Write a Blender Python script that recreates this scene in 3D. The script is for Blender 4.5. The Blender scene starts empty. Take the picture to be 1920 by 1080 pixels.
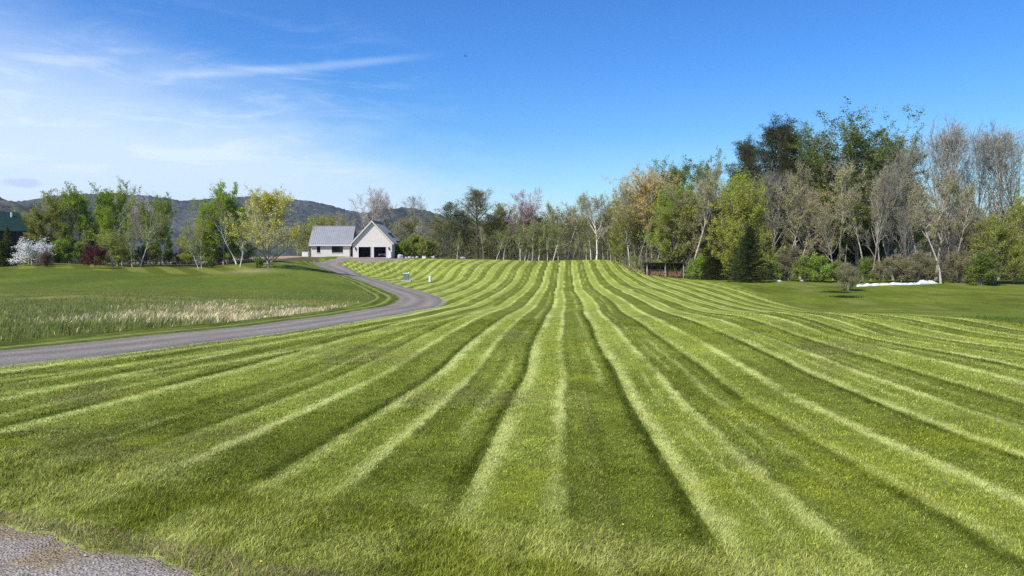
import bpy, math, random
import numpy as np
from mathutils import Vector, Matrix, noise as mnoise
rad = math.radians
C = bpy.context.scene
COL = C.collection
EYE = 5.0
F = 1400.0
PITCH = math.atan(70 / F)
RNG = np.random.default_rng(7)

# ------------------------------------------------------------------ helpers
def world_at(px, py, Y):
    """point at forward distance Y metres along the sight line through a photograph position"""
    a = (px - 960) / F; b = (py - 540) / F
    c, s = math.cos(PITCH), math.sin(PITCH)
    dx, dy, dz = a, c - b * s, -s - b * c
    k = Y / dy
    return Vector((dx * k, Y, EYE + dz * k))

def tag(o, label=None, cat=None, group=None, kind=None):
    if label: o['label'] = label
    if cat: o['category'] = cat
    if group: o['group'] = group
    if kind: o['kind'] = kind
    return o

def empty(name, loc, rz=0.0):
    o = bpy.data.objects.new(name, None); COL.objects.link(o)
    o.location = loc; o.rotation_euler = (0, 0, rz); o.empty_display_size = 0.2
    return o

def link(name, me, parent=None):
    o = bpy.data.objects.new(name, me); COL.objects.link(o)
    if parent: o.parent = parent
    return o

def fastmesh(name, V, faces, mats, midx=None, col=None, smooth=False):
    """faces: list of (n,k) int arrays"""
    V = np.asarray(V, dtype=np.float32)
    me = bpy.data.meshes.new(name)
    me.vertices.add(len(V)); me.vertices.foreach_set('co', V.ravel())
    loops = np.concatenate([np.asarray(f).ravel() for f in faces]).astype(np.int32)
    starts = []; s = 0
    for f in faces:
        n, k = f.shape
        starts.append(s + np.arange(n) * k); s += n * k
    starts = np.concatenate(starts).astype(np.int32)
    me.loops.add(len(loops)); me.loops.foreach_set('vertex_index', loops)
    me.polygons.add(len(starts)); me.polygons.foreach_set('loop_start', starts)
    for m in mats: me.materials.append(m)
    if midx is not None: me.polygons.foreach_set('material_index', np.asarray(midx, dtype=np.int32))
    me.update(calc_edges=True)
    if col is not None:
        a = me.color_attributes.new('Col', 'FLOAT_COLOR', 'POINT')
        c4 = np.ones((len(V), 4), dtype=np.float32); c4[:, :3] = col
        a.data.foreach_set('color', c4.ravel())
    me.polygons.foreach_set('use_smooth', np.full(len(starts), smooth))
    return me

class MB:
    """collects boxes and prisms into ONE mesh"""
    def __init__(s): s.v = []; s.f = []
    def poly(s, pts, faces):
        o = len(s.v); s.v += [tuple(p) for p in pts]; s.f += [tuple(i + o for i in f) for f in faces]
    def box(s, x0, x1, y0, y1, z0, z1):
        s.poly([(x0,y0,z0),(x1,y0,z0),(x1,y1,z0),(x0,y1,z0),(x0,y0,z1),(x1,y0,z1),(x1,y1,z1),(x0,y1,z1)],
               [(0,3,2,1),(4,5,6,7),(0,1,5,4),(1,2,6,5),(2,3,7,6),(3,0,4,7)])
    def prism_y(s, prof, y0, y1):      # profile in xz, extruded in y
        n = len(prof)
        s.poly([(x, y0, z) for x, z in prof] + [(x, y1, z) for x, z in prof],
               [tuple(range(n)), tuple(range(2*n-1, n-1, -1))] + [(i, i+n, (i+1) % n + n, (i+1) % n) for i in range(n)])
    def prism_x(s, prof, x0, x1):      # profile in yz
        n = len(prof)
        s.poly([(x0, y, z) for y, z in prof] + [(x1, y, z) for y, z in prof],
               [tuple(range(n)), tuple(range(2*n-1, n-1, -1))] + [(i, i+n, (i+1) % n + n, (i+1) % n) for i in range(n)])
    def cyl(s, x, y, z0, z1, r, k=12, r1=None, axis='z'):
        r1 = r if r1 is None else r1
        A = []
        for zz, rr in ((z0, r), (z1, r1)):
            for i in range(k):
                a = 2*math.pi*i/k; c, q = rr*math.cos(a), rr*math.sin(a)
                A.append((x+c, y+q, zz) if axis == 'z' else ((zz, x+c, y+q) if axis == 'x' else (x+c, zz, y+q)))
        s.poly(A, [tuple(range(k))[::-1], tuple(range(k, 2*k))] + [(i, (i+1) % k, (i+1) % k + k, i+k) for i in range(k)])
    def build(s, name, m, parent=None, bevel=0.0, smooth=False):
        me = bpy.data.meshes.new(name); me.from_pydata(s.v, [], s.f)
        import bmesh
        bm = bmesh.new(); bm.from_mesh(me)
        bmesh.ops.recalc_face_normals(bm, faces=bm.faces); bm.to_mesh(me); bm.free()
        me.materials.append(m)
        if smooth: me.polygons.foreach_set('use_smooth', [True]*len(me.polygons))
        o = link(name, me, parent)
        if bevel:
            b = o.modifiers.new('bevel', 'BEVEL'); b.width = bevel; b.segments = 2
        return o

# value noise (vectorised)
def _h(ix, iy, seed):
    n = (ix * 374761393 + iy * 668265263 + seed * 1442695041) & 0x7fffffff
    n = ((n ^ (n >> 13)) * 1274126177) & 0x7fffffff
    return ((n ^ (n >> 16)) & 0xffff) / 65535.0
def vnoise(x, y, seed=0):
    x = np.asarray(x, dtype=np.float64); y = np.asarray(y, dtype=np.float64)
    ix = np.floor(x).astype(np.int64); iy = np.floor(y).astype(np.int64)
    fx = x - ix; fy = y - iy
    fx = fx*fx*(3-2*fx); fy = fy*fy*(3-2*fy)
    a = _h(ix, iy, seed); b = _h(ix+1, iy, seed); c = _h(ix, iy+1, seed); d = _h(ix+1, iy+1, seed)
    return (a*(1-fx)+b*fx)*(1-fy) + (c*(1-fx)+d*fx)*fy
def fbm(x, y, seed=0, o=4):
    s = 0; a = .5; t = 0
    for i in range(o):
        s = s + a*vnoise(x*2**i, y*2**i, seed+i*17); t += a; a *= .5
    return s/t
def sm(a, b, x):
    t = np.clip((x-a)/(b-a), 0, 1); return t*t*(3-2*t)

# ------------------------------------------------------------------ terrain
CP = [  # photograph x, y, forward distance
 (200,1080,5.1),(800,1080,5.1),(1300,1080,5.1),(1850,1080,5.1),
 (100,1000,6.05),(960,1000,6.05),(1800,1000,6.05),
 (0,900,7.8),(600,900,7.9),(1100,900,7.9),(1500,900,7.9),(1900,900,7.9),
 (0,800,11.2),(500,800,11.1),(960,800,11.1),(1500,800,11.1),(1920,800,10.9),
 (300,715,16.4),(700,700,18.1),(1100,700,18.1),(1500,700,17.2),(1920,682,16.8),
 (0,680,19.5),(400,630,29.5),(640,602,38),(760,580,52),(797,556,73),(740,537,92),(680,521,112),(640,508,130),(612,496,145),(598,490,150),(640,484,153),(700,482.5,155),
 (1057,640,26),(1057,620,30),(1060,606,35),(1060,588,46),(1060,568,58),(1060,552,75),(1060,543,86),(1060,528,103),(1057,508,122),(1055,497,138),(1050,489.5,151),(1139,526,99),(1179,541,79),
 (900,606,35),(900,580,50),(872,549,83),(900,534,98),(919,517.5,112),(934,501,125),(954,486,151),(862,499,123),(847,519,114),(830,529,105),(808,508,129),(795,520,121),(762,525.5,108),(900,486,151),(844,486,151),(675,514,126),(760,499,138),(740,487,152),
 (1378,636,24),(1477,616,26.8),(1650,622,26.5),(1300,612,30),(1397,592,33),(1496,587.5,34),(1650,590,34),(1800,597,32),(1920,612,29),
 (1300,588,40),(1400,584,46),(1280,570,52),(1227,548,70),(1540,582,60),(1393,545,85),(1700,580,60),(1900,582,60),
 (1600,548,88),(1800,540,97),(1920,540,98),(1400,530,101),(1250,521,119),(1700,527,112),(1900,527,114),(1180,500,143),(1150,490,150),
 (0,640,26),(0,600,38),(0,560,58),(0,530,80),(0,507,104),(100,496,115),(200,600,38),(250,560,58),(400,560,60),(450,530,84),(500,512,104),(545,500,119),
 (270,500,120),(380,503,120),(200,500,118),(575,489,143),
 (560,481,158),(620,480,159),(720,482.5,158),(800,483,155),
]
OUT = [ # world x, forward, height relative to the eye
 (0,0,-2.2),(-8,0,-2.2),(8,0,-2.2),(0,-12,-2.2),(-20,4,-2.35),(20,4,-2.3),(-40,20,-2.9),(30,16,-2.7),(45,30,-3.4),(-45,45,-3.5),(-60,80,-3.3),(60,60,-4.8),
 (-60,-30,-2.2),(60,-30,-2.2),(90,110,-4.6),(-90,110,-2.5),(0,168,-2.7),(30,168,-3.8),(-30,170,-1.8),(-80,150,-2.6),(-60,190,-4.4),(0,200,-5),(60,160,-4.8),(80,200,-6),
 (-150,60,-3),(150,60,-5),(-170,200,-5),(180,200,-6),(0,300,-7),(-200,320,-7),(200,320,-7),(-60,180,-2.9),
]
pts = [tuple(world_at(*c)) for c in CP] + [(x, y, z+EYE) for x, y, z in OUT]
P = np.array(pts)
def _w(x, y):
    # compress distance so that near and far control points weigh alike
    r = np.hypot(x, y) + 1e-6
    k = np.log1p(r/12.0)*12.0/r
    return x*k, y*k
def _phi(r): return np.where(r > 1e-9, r*r*np.log(r+1e-12), 0)
_px, _py = _w(P[:,0], P[:,1])
n = len(P)
K = _phi(np.hypot(_px[:,None]-_px, _py[:,None]-_py)) + np.eye(n)*0.02
A = np.zeros((n+3, n+3)); A[:n,:n] = K; A[:n,n] = A[n,:n] = 1; A[:n,n+1] = A[n+1,:n] = _px; A[:n,n+2] = A[n+2,:n] = _py
SOL = np.linalg.solve(A, np.concatenate([P[:,2], np.zeros(3)]))
def gz(x, y):
    x = np.atleast_1d(np.asarray(x, float)); y = np.atleast_1d(np.asarray(y, float))
    out = np.empty(len(x))
    for s in range(0, len(x), 20000):
        wx, wy = _w(x[s:s+20000], y[s:s+20000])
        out[s:s+20000] = _phi(np.hypot(wx[:,None]-_px, wy[:,None]-_py)) @ SOL[:n] + SOL[n] + SOL[n+1]*wx + SOL[n+2]*wy
    r = np.hypot(x, y)
    far = EYE - 7.0
    t = sm(200, 330, r)
    out = out*(1-t) + far*t
    out = out + (fbm(x/5.0, y/5.0, 3, 3)-.5)*0.07*sm(5, 14, r)*(1-.6*sm(60,150,r)) + (fbm(x/16.0, y/20.0, 5, 2)-.5)*0.5*sm(22, 60, r) + (fbm(x/8.0, y/11.0, 6, 2)-.5)*0.22*sm(45, 80, r)
    # far plain
    out = out - sm(330, 900, r)*5
    return out
def gz1(x, y): return float(gz([x], [y])[0])

# driveway centre line
DR = [(-26,-1),(-19.6,9),(-14.7,19.2),(-12.2,28.5),(-9.7,38),(-8.3,49),(-7.7,60),(-8.9,72),(-14.7,92),(-22.6,112),(-29.9,130),(-35.3,142.5),(-36.2,148.5),(-33.0,152.4),(-28.5,153.4),(-25,153.5)]
def spline(pts, k=14):
    out = []
    p = [np.array(q, float) for q in pts]
    p = [2*p[0]-p[1]] + p + [2*p[-1]-p[-2]]
    for i in range(1, len(p)-2):
        for j in range(k):
            t = j/k
            out.append(.5*((2*p[i])+(-p[i-1]+p[i+1])*t+(2*p[i-1]-5*p[i]+4*p[i+1]-p[i+2])*t*t+(-p[i-1]+3*p[i]-3*p[i+1]+p[i+2])*t**3))
    out.append(p[-2]); return np.array(out)
DC = spline(DR)
DT = np.gradient(DC, axis=0); DT /= np.linalg.norm(DT, axis=1)[:,None]
DN = np.stack([DT[:,1], -DT[:,0]], 1)       # towards the right-hand side
def drive_d(x, y):
    """signed distance to the drive's centre line (positive on its right), index"""
    x = np.asarray(x); y = np.asarray(y)
    d = np.full(len(x), 999.0); sgn = np.zeros(len(x)); ix = np.zeros(len(x), int)
    for s in range(0, len(x), 20000):
        D = (x[s:s+20000,None]-DC[:,0])**2 + (y[s:s+20000,None]-DC[:,1])**2
        i = D.argmin(1); ix[s:s+20000] = i
        d[s:s+20000] = np.sqrt(D[np.arange(len(i)), i])
        sgn[s:s+20000] = np.sign((x[s:s+20000]-DC[i,0])*DN[i,0] + (y[s:s+20000]-DC[i,1])*DN[i,1])
    return d*sgn, ix
# public road edge (bottom left corner)
RA = np.array([-4.32, 6.2]); RB = np.array([-2.10, 5.15]); RD = (RB-RA)/np.linalg.norm(RB-RA); RN = np.array([RD[1], -RD[0]])
def road_d(x, y):   # negative = on the lawn, positive = on the road
    q = (x-RA[0])*RN[0] + (y-RA[1])*RN[1]
    return q + (fbm(x*1.5, y*1.5, 41, 3)-.5)*.34 + (fbm(x*9, y*9, 42, 2)-.5)*.14

# ------------------------------------------------------------------ ground colours (pigment, plus the mower stripes' sheen painted in)
def mix(a, b, t): return a*(1-t[:,None]) + b*t[:,None]
c_ = lambda *v: np.array(v, float)[None,:]
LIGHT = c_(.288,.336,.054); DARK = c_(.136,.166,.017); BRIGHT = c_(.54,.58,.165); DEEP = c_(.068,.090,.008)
LAWN2 = c_(.128,.160,.016); MEADOW = c_(.105,.125,.018); STRAW = c_(.36,.31,.15); LITTER = c_(.12,.09,.05); BROWN = c_(.17,.135,.060)
def ground_colour(x, y):
    x = np.asarray(x, float); y = np.asarray(y, float)
    N = len(x)
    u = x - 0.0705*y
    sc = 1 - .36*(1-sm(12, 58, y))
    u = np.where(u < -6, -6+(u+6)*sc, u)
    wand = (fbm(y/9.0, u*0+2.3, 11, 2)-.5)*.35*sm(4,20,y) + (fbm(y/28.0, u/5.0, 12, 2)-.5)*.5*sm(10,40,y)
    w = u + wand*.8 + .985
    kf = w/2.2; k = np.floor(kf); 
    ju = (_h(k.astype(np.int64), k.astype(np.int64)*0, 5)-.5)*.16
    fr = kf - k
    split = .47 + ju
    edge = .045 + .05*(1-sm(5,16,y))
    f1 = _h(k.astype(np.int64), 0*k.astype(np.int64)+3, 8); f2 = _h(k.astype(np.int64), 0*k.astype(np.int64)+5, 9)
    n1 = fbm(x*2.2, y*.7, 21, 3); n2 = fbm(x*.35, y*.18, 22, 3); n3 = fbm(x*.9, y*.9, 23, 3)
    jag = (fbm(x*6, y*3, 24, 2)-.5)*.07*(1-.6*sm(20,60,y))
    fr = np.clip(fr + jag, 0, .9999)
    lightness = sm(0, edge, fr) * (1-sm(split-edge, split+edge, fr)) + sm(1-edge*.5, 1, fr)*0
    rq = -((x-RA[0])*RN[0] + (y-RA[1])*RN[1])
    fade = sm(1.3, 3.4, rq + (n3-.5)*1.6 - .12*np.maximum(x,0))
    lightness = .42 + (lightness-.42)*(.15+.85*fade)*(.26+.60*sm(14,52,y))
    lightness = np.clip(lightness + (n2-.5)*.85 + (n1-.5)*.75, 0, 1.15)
    col = mix(DARK, LIGHT, lightness)  # stripe contrast: light caught by leaning blades, put into the base colour
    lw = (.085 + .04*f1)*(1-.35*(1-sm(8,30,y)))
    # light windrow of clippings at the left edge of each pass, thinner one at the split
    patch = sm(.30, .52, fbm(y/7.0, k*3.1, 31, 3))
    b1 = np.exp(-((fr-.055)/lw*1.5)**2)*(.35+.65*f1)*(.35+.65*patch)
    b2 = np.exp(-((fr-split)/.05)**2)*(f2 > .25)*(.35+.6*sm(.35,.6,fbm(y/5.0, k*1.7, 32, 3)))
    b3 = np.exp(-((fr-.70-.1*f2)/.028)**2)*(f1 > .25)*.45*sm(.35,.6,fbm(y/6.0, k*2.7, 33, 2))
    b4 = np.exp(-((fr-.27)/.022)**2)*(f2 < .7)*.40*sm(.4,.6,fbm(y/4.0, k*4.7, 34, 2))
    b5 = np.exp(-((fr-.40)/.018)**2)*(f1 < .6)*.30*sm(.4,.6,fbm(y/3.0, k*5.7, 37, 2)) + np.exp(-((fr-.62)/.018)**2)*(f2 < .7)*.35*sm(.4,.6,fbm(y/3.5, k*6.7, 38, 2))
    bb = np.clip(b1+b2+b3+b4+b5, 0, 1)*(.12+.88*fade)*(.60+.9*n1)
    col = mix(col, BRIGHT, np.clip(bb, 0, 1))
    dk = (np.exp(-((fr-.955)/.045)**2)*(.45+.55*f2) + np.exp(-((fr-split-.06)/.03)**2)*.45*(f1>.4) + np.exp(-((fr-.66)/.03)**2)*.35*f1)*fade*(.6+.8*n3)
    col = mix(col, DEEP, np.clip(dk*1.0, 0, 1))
    br = sm(.62, .80, fbm(x*.5, y*.28, 35, 4))*.35*sm(5, 9, y)*(1-sm(40,60,y))
    br = br + .35*np.exp(-((x-(-.55+.07*y+.9))/.14)**2)*(1-sm(12,20,y))*n1
    col = mix(col, BROWN*(.7+.6*n1[:,None]), np.clip(br, 0, .7))
    yl = sm(.6,.8,fbm(x*.8, y*.4, 36, 3))*.35
    col = mix(col, c_(.33,.36,.03), yl)
    # headland strip beside the road
    hd = 1-sm(1.3, 2.6, rq + (n3-.5)*1.3 - .10*np.maximum(x,0))
    col = mix(col, mix(c_(.19,.215,.025), c_(.46,.48,.125), sm(.35,.65,n3*.6+n1*.4)), hd*.75)
    # right: smooth lawn, beyond the last pass
    ur = x - .0705*y
    rt = sm(17.2, 18.6, ur - 3.2*sm(40, 85, y) + .6*sm(20,30,y)*0)
    ns = fbm(x*.12, y*.12, 51, 4); ns2 = fbm(x*.9, y*.5, 52, 3)
    col2 = LAWN2*(.50+1.0*ns[:,None]) * (.7+.6*ns2[:,None])
    col2 = mix(col2, c_(.24,.22,.07), sm(.60,.74,fbm(x*.3, y*.15, 53, 4))*.45)
    col2 = mix(col2, c_(.165,.185,.022), sm(.55,.75,ns)*.5)
    col = mix(col, col2, rt)
    # left of the driveway
    d, ix = drive_d(x, y)
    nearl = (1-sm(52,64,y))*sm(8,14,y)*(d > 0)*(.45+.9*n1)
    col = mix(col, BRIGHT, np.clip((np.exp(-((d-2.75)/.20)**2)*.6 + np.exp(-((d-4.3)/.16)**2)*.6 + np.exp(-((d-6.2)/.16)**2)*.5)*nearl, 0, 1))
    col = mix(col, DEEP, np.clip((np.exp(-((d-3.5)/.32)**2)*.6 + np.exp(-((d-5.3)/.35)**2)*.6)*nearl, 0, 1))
    left = (d < 0) & (y > -5)
    a = -d - 1.85
    lane = mix(c_(.062,.078,.008), c_(.125,.145,.016), sm(.3,.7,n1))
    lane = mix(lane, c_(.30,.37,.09), (np.exp(-((a-1.15)/.16)**2)+np.exp(-((a-2.2)/.13)**2)*(.2+.8*sm(50,60,y)))*.8)
    mead = MEADOW*(.7+.6*n3[:,None])
    strawm = np.exp(-(((x+14)-(y-45)*.30)/7.5)**2 - ((y-47)/9.0)**2)
    strawm = np.clip(strawm*1.9*sm(.30,.55,fbm(x*.35,y*.2,61,4)), 0, 1)
    mead = mix(mead, STRAW, strawm)
    shortf = sm(56, 78, y + (n2-.5)*10 + .25*(x+20))
    fieldc = mix(c_(.082,.114,.012), c_(.138,.172,.020), sm(.3,.7,fbm(x*.08,y*.05,62,4))) * (.8+.4*n1[:,None])
    mead = mix(mead, fieldc, shortf)
    yel = np.exp(-((y-57-(x+20)*-.1)/4.5)**2)*sm(.4,.6,fbm(x*.25,y*.4,63,3))
    mead = mix(mead, c_(.30,.27,.06), np.clip(yel,0,1)*.6)
    # neighbour's mown lawn, diagonal passes with their sheen put into the colour
    nl = sm(103, 106, y + .06*(x+60)) * (x < -38)
    q = np.sin((x*.62 + y*.38)*1.9)*.5+.5
    nlc = mix(c_(.10,.118,.012), c_(.17,.19,.026), sm(.3,.7,q))
    mead = mix(mead, nlc, nl)
    mead = mix(mead, c_(.30,.25,.13), np.exp(-(((x+37.5)/3.2)**2+((y-107)/3.0)**2))*.9)
    lm = np.where(left, sm(2.5, 3.1, a + (n1-.5)*.5), 0)
    col = np.where(left[:,None], lane, col)
    col = mix(col, mead, lm)
    # gravelly fringe either side of the drive
    fr2 = (1-sm(1.9, 2.25, np.abs(d)+(n1-.5)*.5))
    col = mix(col, c_(.30,.27,.21), fr2*.8)
    # woods floor
    wood = np.zeros(N)
    wood = np.maximum(wood, sm(0, 3, y - (152.5 - .0*x))*(x > -24))
    wood = np.maximum(wood, sm(0, 2.5, y - (121 - .085*(x-24)*(x>24) + (fbm(x*.2,x*0,71,2)-.5)*3) )*sm(22.5, 25, x))
    wood = np.maximum(wood, sm(0, 3, y-(120+(fbm(x*.2,x*0,72,2)-.5)*4))*sm(-38,-41,x)*0 + sm(0,3,y-121)*(x<-40)*(x>-130))
    col = mix(col, mix(LITTER, c_(.09,.11,.03), sm(.4,.7,n3)), wood)
    # reed field beyond the left trees
    rf = sm(138,146,y)*(x < -44)*(1-sm(420,520,y))
    col = mix(col, c_(.42,.31,.19)*(.7+.6*n3[:,None]), rf)
    far = sm(240, 300, np.hypot(x, y)) * (1-rf)
    col = mix(col, mix(c_(.09,.12,.03), c_(.16,.17,.06), sm(.4,.6,fbm(x*.01,y*.01,73,3))), far)
    return np.clip(col, 0, 1)

# ------------------------------------------------------------------ materials
def mat(name, rough=.7, spec=.3, metal=0.0):
    m = bpy.data.materials.new(name); m.use_nodes = True
    nt = m.node_tree; b = nt.nodes['Principled BSDF']
    b.inputs['Roughness'].default_value = rough; b.inputs['Metallic'].default_value = metal
    b.inputs['Specular IOR Level'].default_value = spec
    return m, nt, b
def noisy(name, col, col2=None, scale=6.0, rough=.7, spec=.3, metal=0.0, bump=.0, detail=5, stretch=None, lo=.35, hi=.65):
    m, nt, b = mat(name, rough, spec, metal)
    N = nt.nodes; L = nt.links
    tc = N.new('ShaderNodeTexCoord'); mp = N.new('ShaderNodeMapping'); nz = N.new('ShaderNodeTexNoise')
    nz.inputs['Scale'].default_value = scale; nz.inputs['Detail'].default_value = detail
    if stretch: mp.inputs['Scale'].default_value = stretch
    L.new(tc.outputs['Object'], mp.inputs[0]); L.new(mp.outputs[0], nz.inputs['Vector'])
    r = N.new('ShaderNodeValToRGB')
    r.color_ramp.elements[0].position = lo; r.color_ramp.elements[1].position = hi
    r.color_ramp.elements[0].color = (*col, 1)
    r.color_ramp.elements[1].color = (*(col2 or tuple(c*1.25 for c in col)), 1)
    L.new(nz.outputs['Fac'], r.inputs[0]); L.new(r.outputs[0], b.inputs['Base Color'])
    if bump:
        bp = N.new('ShaderNodeBump'); bp.inputs['Strength'].default_value = bump; bp.inputs['Distance'].default_value = .05
        L.new(nz.outputs['Fac'], bp.inputs['Height']); L.new(bp.outputs[0], b.inputs['Normal'])
    return m

def ground_mat():
    m, nt, b = mat('grass_ground', 1.0, .1)
    N = nt.nodes; L = nt.links
    at = N.new('ShaderNodeAttribute'); at.attribute_name = 'Col'
    geo = N.new('ShaderNodeNewGeometry')
    def nz(scale, detail, rough=.6):
        q = N.new('ShaderNodeTexNoise'); q.inputs['Scale'].default_value = scale; q.inputs['Detail'].default_value = detail
        q.inputs['Roughness'].default_value = rough
        L.new(geo.outputs['Position'], q.inputs['Vector']); return q
    a = nz(22, 6, .75); c = nz(2.6, 6, .7)
    r1 = N.new('ShaderNodeMapRange'); r1.inputs[1].default_value = .3; r1.inputs[2].default_value = .7; r1.inputs[3].default_value = .55; r1.inputs[4].default_value = 1.45
    r2 = N.new('ShaderNodeMapRange'); r2.inputs[1].default_value = .3; r2.inputs[2].default_value = .7; r2.inputs[3].default_value = .72; r2.inputs[4].default_value = 1.28
    L.new(a.outputs['Fac'], r1.inputs[0]); L.new(c.outputs['Fac'], r2.inputs[0])
    mm = N.new('ShaderNodeMath'); mm.operation = 'MULTIPLY'; L.new(r1.outputs[0], mm.inputs[0]); L.new(r2.outputs[0], mm.inputs[1])
    vm = N.new('ShaderNodeVectorMath'); vm.operation = 'SCALE'; L.new(at.outputs['Color'], vm.inputs[0]); L.new(mm.outputs[0], vm.inputs['Scale'])
    L.new(vm.outputs[0], b.inputs['Base Color'])
    bp = N.new('ShaderNodeBump'); bp.inputs['Strength'].default_value = .8; bp.inputs['Distance'].default_value = .05
    L.new(a.outputs['Fac'], bp.inputs['Height']); L.new(bp.outputs[0], b.inputs['Normal'])
    return m

def leaf_mat(name, translucent=.35, rnd=.22, spec=True):
    """base colour comes from the mesh's own leaf colours, with a small shift for each plant"""
    m = bpy.data.materials.new(name); m.use_nodes = True
    nt = m.node_tree; N = nt.nodes; L = nt.links
    for q in list(N): N.remove(q)
    out = N.new('ShaderNodeOutputMaterial'); at = N.new('ShaderNodeAttribute'); at.attribute_name = 'Col'
    oi = N.new('ShaderNodeObjectInfo')
    mr = N.new('ShaderNodeMapRange'); mr.inputs[3].default_value = 1-rnd; mr.inputs[4].default_value = 1+rnd
    L.new(oi.outputs['Random'], mr.inputs[0])
    vm = N.new('ShaderNodeVectorMath'); vm.operation = 'SCALE'; L.new(at.outputs['Color'], vm.inputs[0]); L.new(mr.outputs[0], vm.inputs['Scale'])
    d = N.new('ShaderNodeBsdfDiffuse'); t = N.new('ShaderNodeBsdfTranslucent'); mx = N.new('ShaderNodeMixShader')
    mx.inputs[0].default_value = translucent
    L.new(vm.outputs[0], d.inputs['Color']); L.new(vm.outputs[0], t.inputs['Color'])
    L.new(d.outputs[0], mx.inputs[1]); L.new(t.outputs[0], mx.inputs[2]); L.new(mx.outputs[0], out.inputs['Surface'])
    return m
M = {}
M['ground'] = ground_mat()
M['leaf'] = leaf_mat('foliage', .48, .18)
M['blade'] = leaf_mat('grass_blades', .30, 0)
M['twig'] = leaf_mat('twigs', .0, .15)
M['bark_grey'] = noisy('grey_bark', (.19,.165,.135), (.46,.41,.35), 3.0, .95, .1, stretch=(3,3,.6))
M['bark_dark'] = noisy('dark_bark', (.055,.045,.035), (.15,.125,.10), 3.0, .95, .1, stretch=(3,3,.6))
M['bark_birch'] = noisy('birch_bark', (.20,.18,.15), (.82,.79,.72), 2.2, .8, .15, stretch=(1,1,3.0), lo=.36, hi=.46)
M['bark_pale'] = noisy('pale_bark', (.26,.235,.19), (.58,.53,.45), 2.2, .9, .1, stretch=(1,1,2.0))
M['gravel'] = None

def gravel_mat(name, c1, c2, c3, sc):
    m, nt, b = mat(name, .95, .15)
    N = nt.nodes; L = nt.links
    geo = N.new('ShaderNodeNewGeometry')
    vo = N.new('ShaderNodeTexVoronoi'); vo.inputs['Scale'].default_value = sc
    nz = N.new('ShaderNodeTexNoise'); nz.inputs['Scale'].default_value = .9; nz.inputs['Detail'].default_value = 7; nz.inputs['Roughness'].default_value = .65
    L.new(geo.outputs['Position'], vo.inputs['Vector']); L.new(geo.outputs['Position'], nz.inputs['Vector'])
    sep = N.new('ShaderNodeSeparateColor'); L.new(vo.outputs['Color'], sep.inputs[0])
    r = N.new('ShaderNodeValToRGB'); r.color_ramp.elements[0].color = (*c1, 1); r.color_ramp.elements[1].color = (*c2, 1)
    L.new(sep.outputs[0], r.inputs[0])
    r2 = N.new('ShaderNodeMapRange'); r2.inputs[1].default_value = .35; r2.inputs[2].default_value = .68; L.new(nz.outputs['Fac'], r2.inputs[0])
    mx = N.new('ShaderNodeMix'); mx.data_type = 'RGBA'; mx.inputs[7].default_value = (*c3, 1)
    mul = N.new('ShaderNodeMath'); mul.operation = 'MULTIPLY'; mul.inputs[1].default_value = .6; L.new(r2.outputs[0], mul.inputs[0])
    L.new(mul.outputs[0], mx.inputs[0]); L.new(r.outputs[0], mx.inputs[6])
    at = N.new('ShaderNodeAttribute'); at.attribute_name = 'Col'
    vm = N.new('ShaderNodeVectorMath'); vm.operation = 'MULTIPLY'; L.new(mx.outputs[2], vm.inputs[0]); L.new(at.outputs['Color'], vm.inputs[1])
    L.new(vm.outputs[0], b.inputs['Base Color'])
    bp = N.new('ShaderNodeBump'); bp.inputs['Strength'].default_value = .9; bp.inputs['Distance'].default_value = .02
    L.new(vo.outputs['Distance'], bp.inputs['Height']); L.new(bp.outputs[0], b.inputs['Normal'])
    return m
M['drive'] = gravel_mat('driveway_gravel', (.155,.135,.108), (.28,.25,.205), (.215,.185,.145), 16)
M['road'] = gravel_mat('road_gravel', (.17,.15,.125), (.46,.42,.37), (.33,.28,.225), 48)

# ------------------------------------------------------------------ ground sheet
az = np.concatenate([np.arange(-41, 41.01, .12), np.arange(44, 319, 3.5)])
rr = [0.4]
while rr[-1] < 3400: rr.append(rr[-1]*(1.0125 if rr[-1] < 230 else 1.06))
rr = np.array(rr); az = np.radians(az)
RR, AZ = np.meshgrid(rr, az, indexing='ij')
gx = (RR*np.sin(AZ)).ravel(); gy = (RR*np.cos(AZ)).ravel()
gzz = gz(gx, gy)
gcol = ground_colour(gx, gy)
nr, na = RR.shape
I = np.arange(nr*na).reshape(nr, na)
J = np.roll(I, -1, axis=1)
q = np.stack([I[:-1].ravel(), J[:-1].ravel(), J[1:].ravel(), I[1:].ravel()], 1)
V = np.stack([gx, gy, gzz], 1)
V = np.vstack([V, [[0,0,gz1(0,0.01)]]]); gcol = np.vstack([gcol, gcol[:1]])
tri = np.stack([np.full(na, nr*na), np.roll(I[0], -1), I[0]], 1)
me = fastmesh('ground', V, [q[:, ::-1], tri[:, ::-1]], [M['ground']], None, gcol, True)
tag(link('ground', me), 'mown lawn and rough meadow rolling down to a hollow and up to the house', kind='structure')

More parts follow.
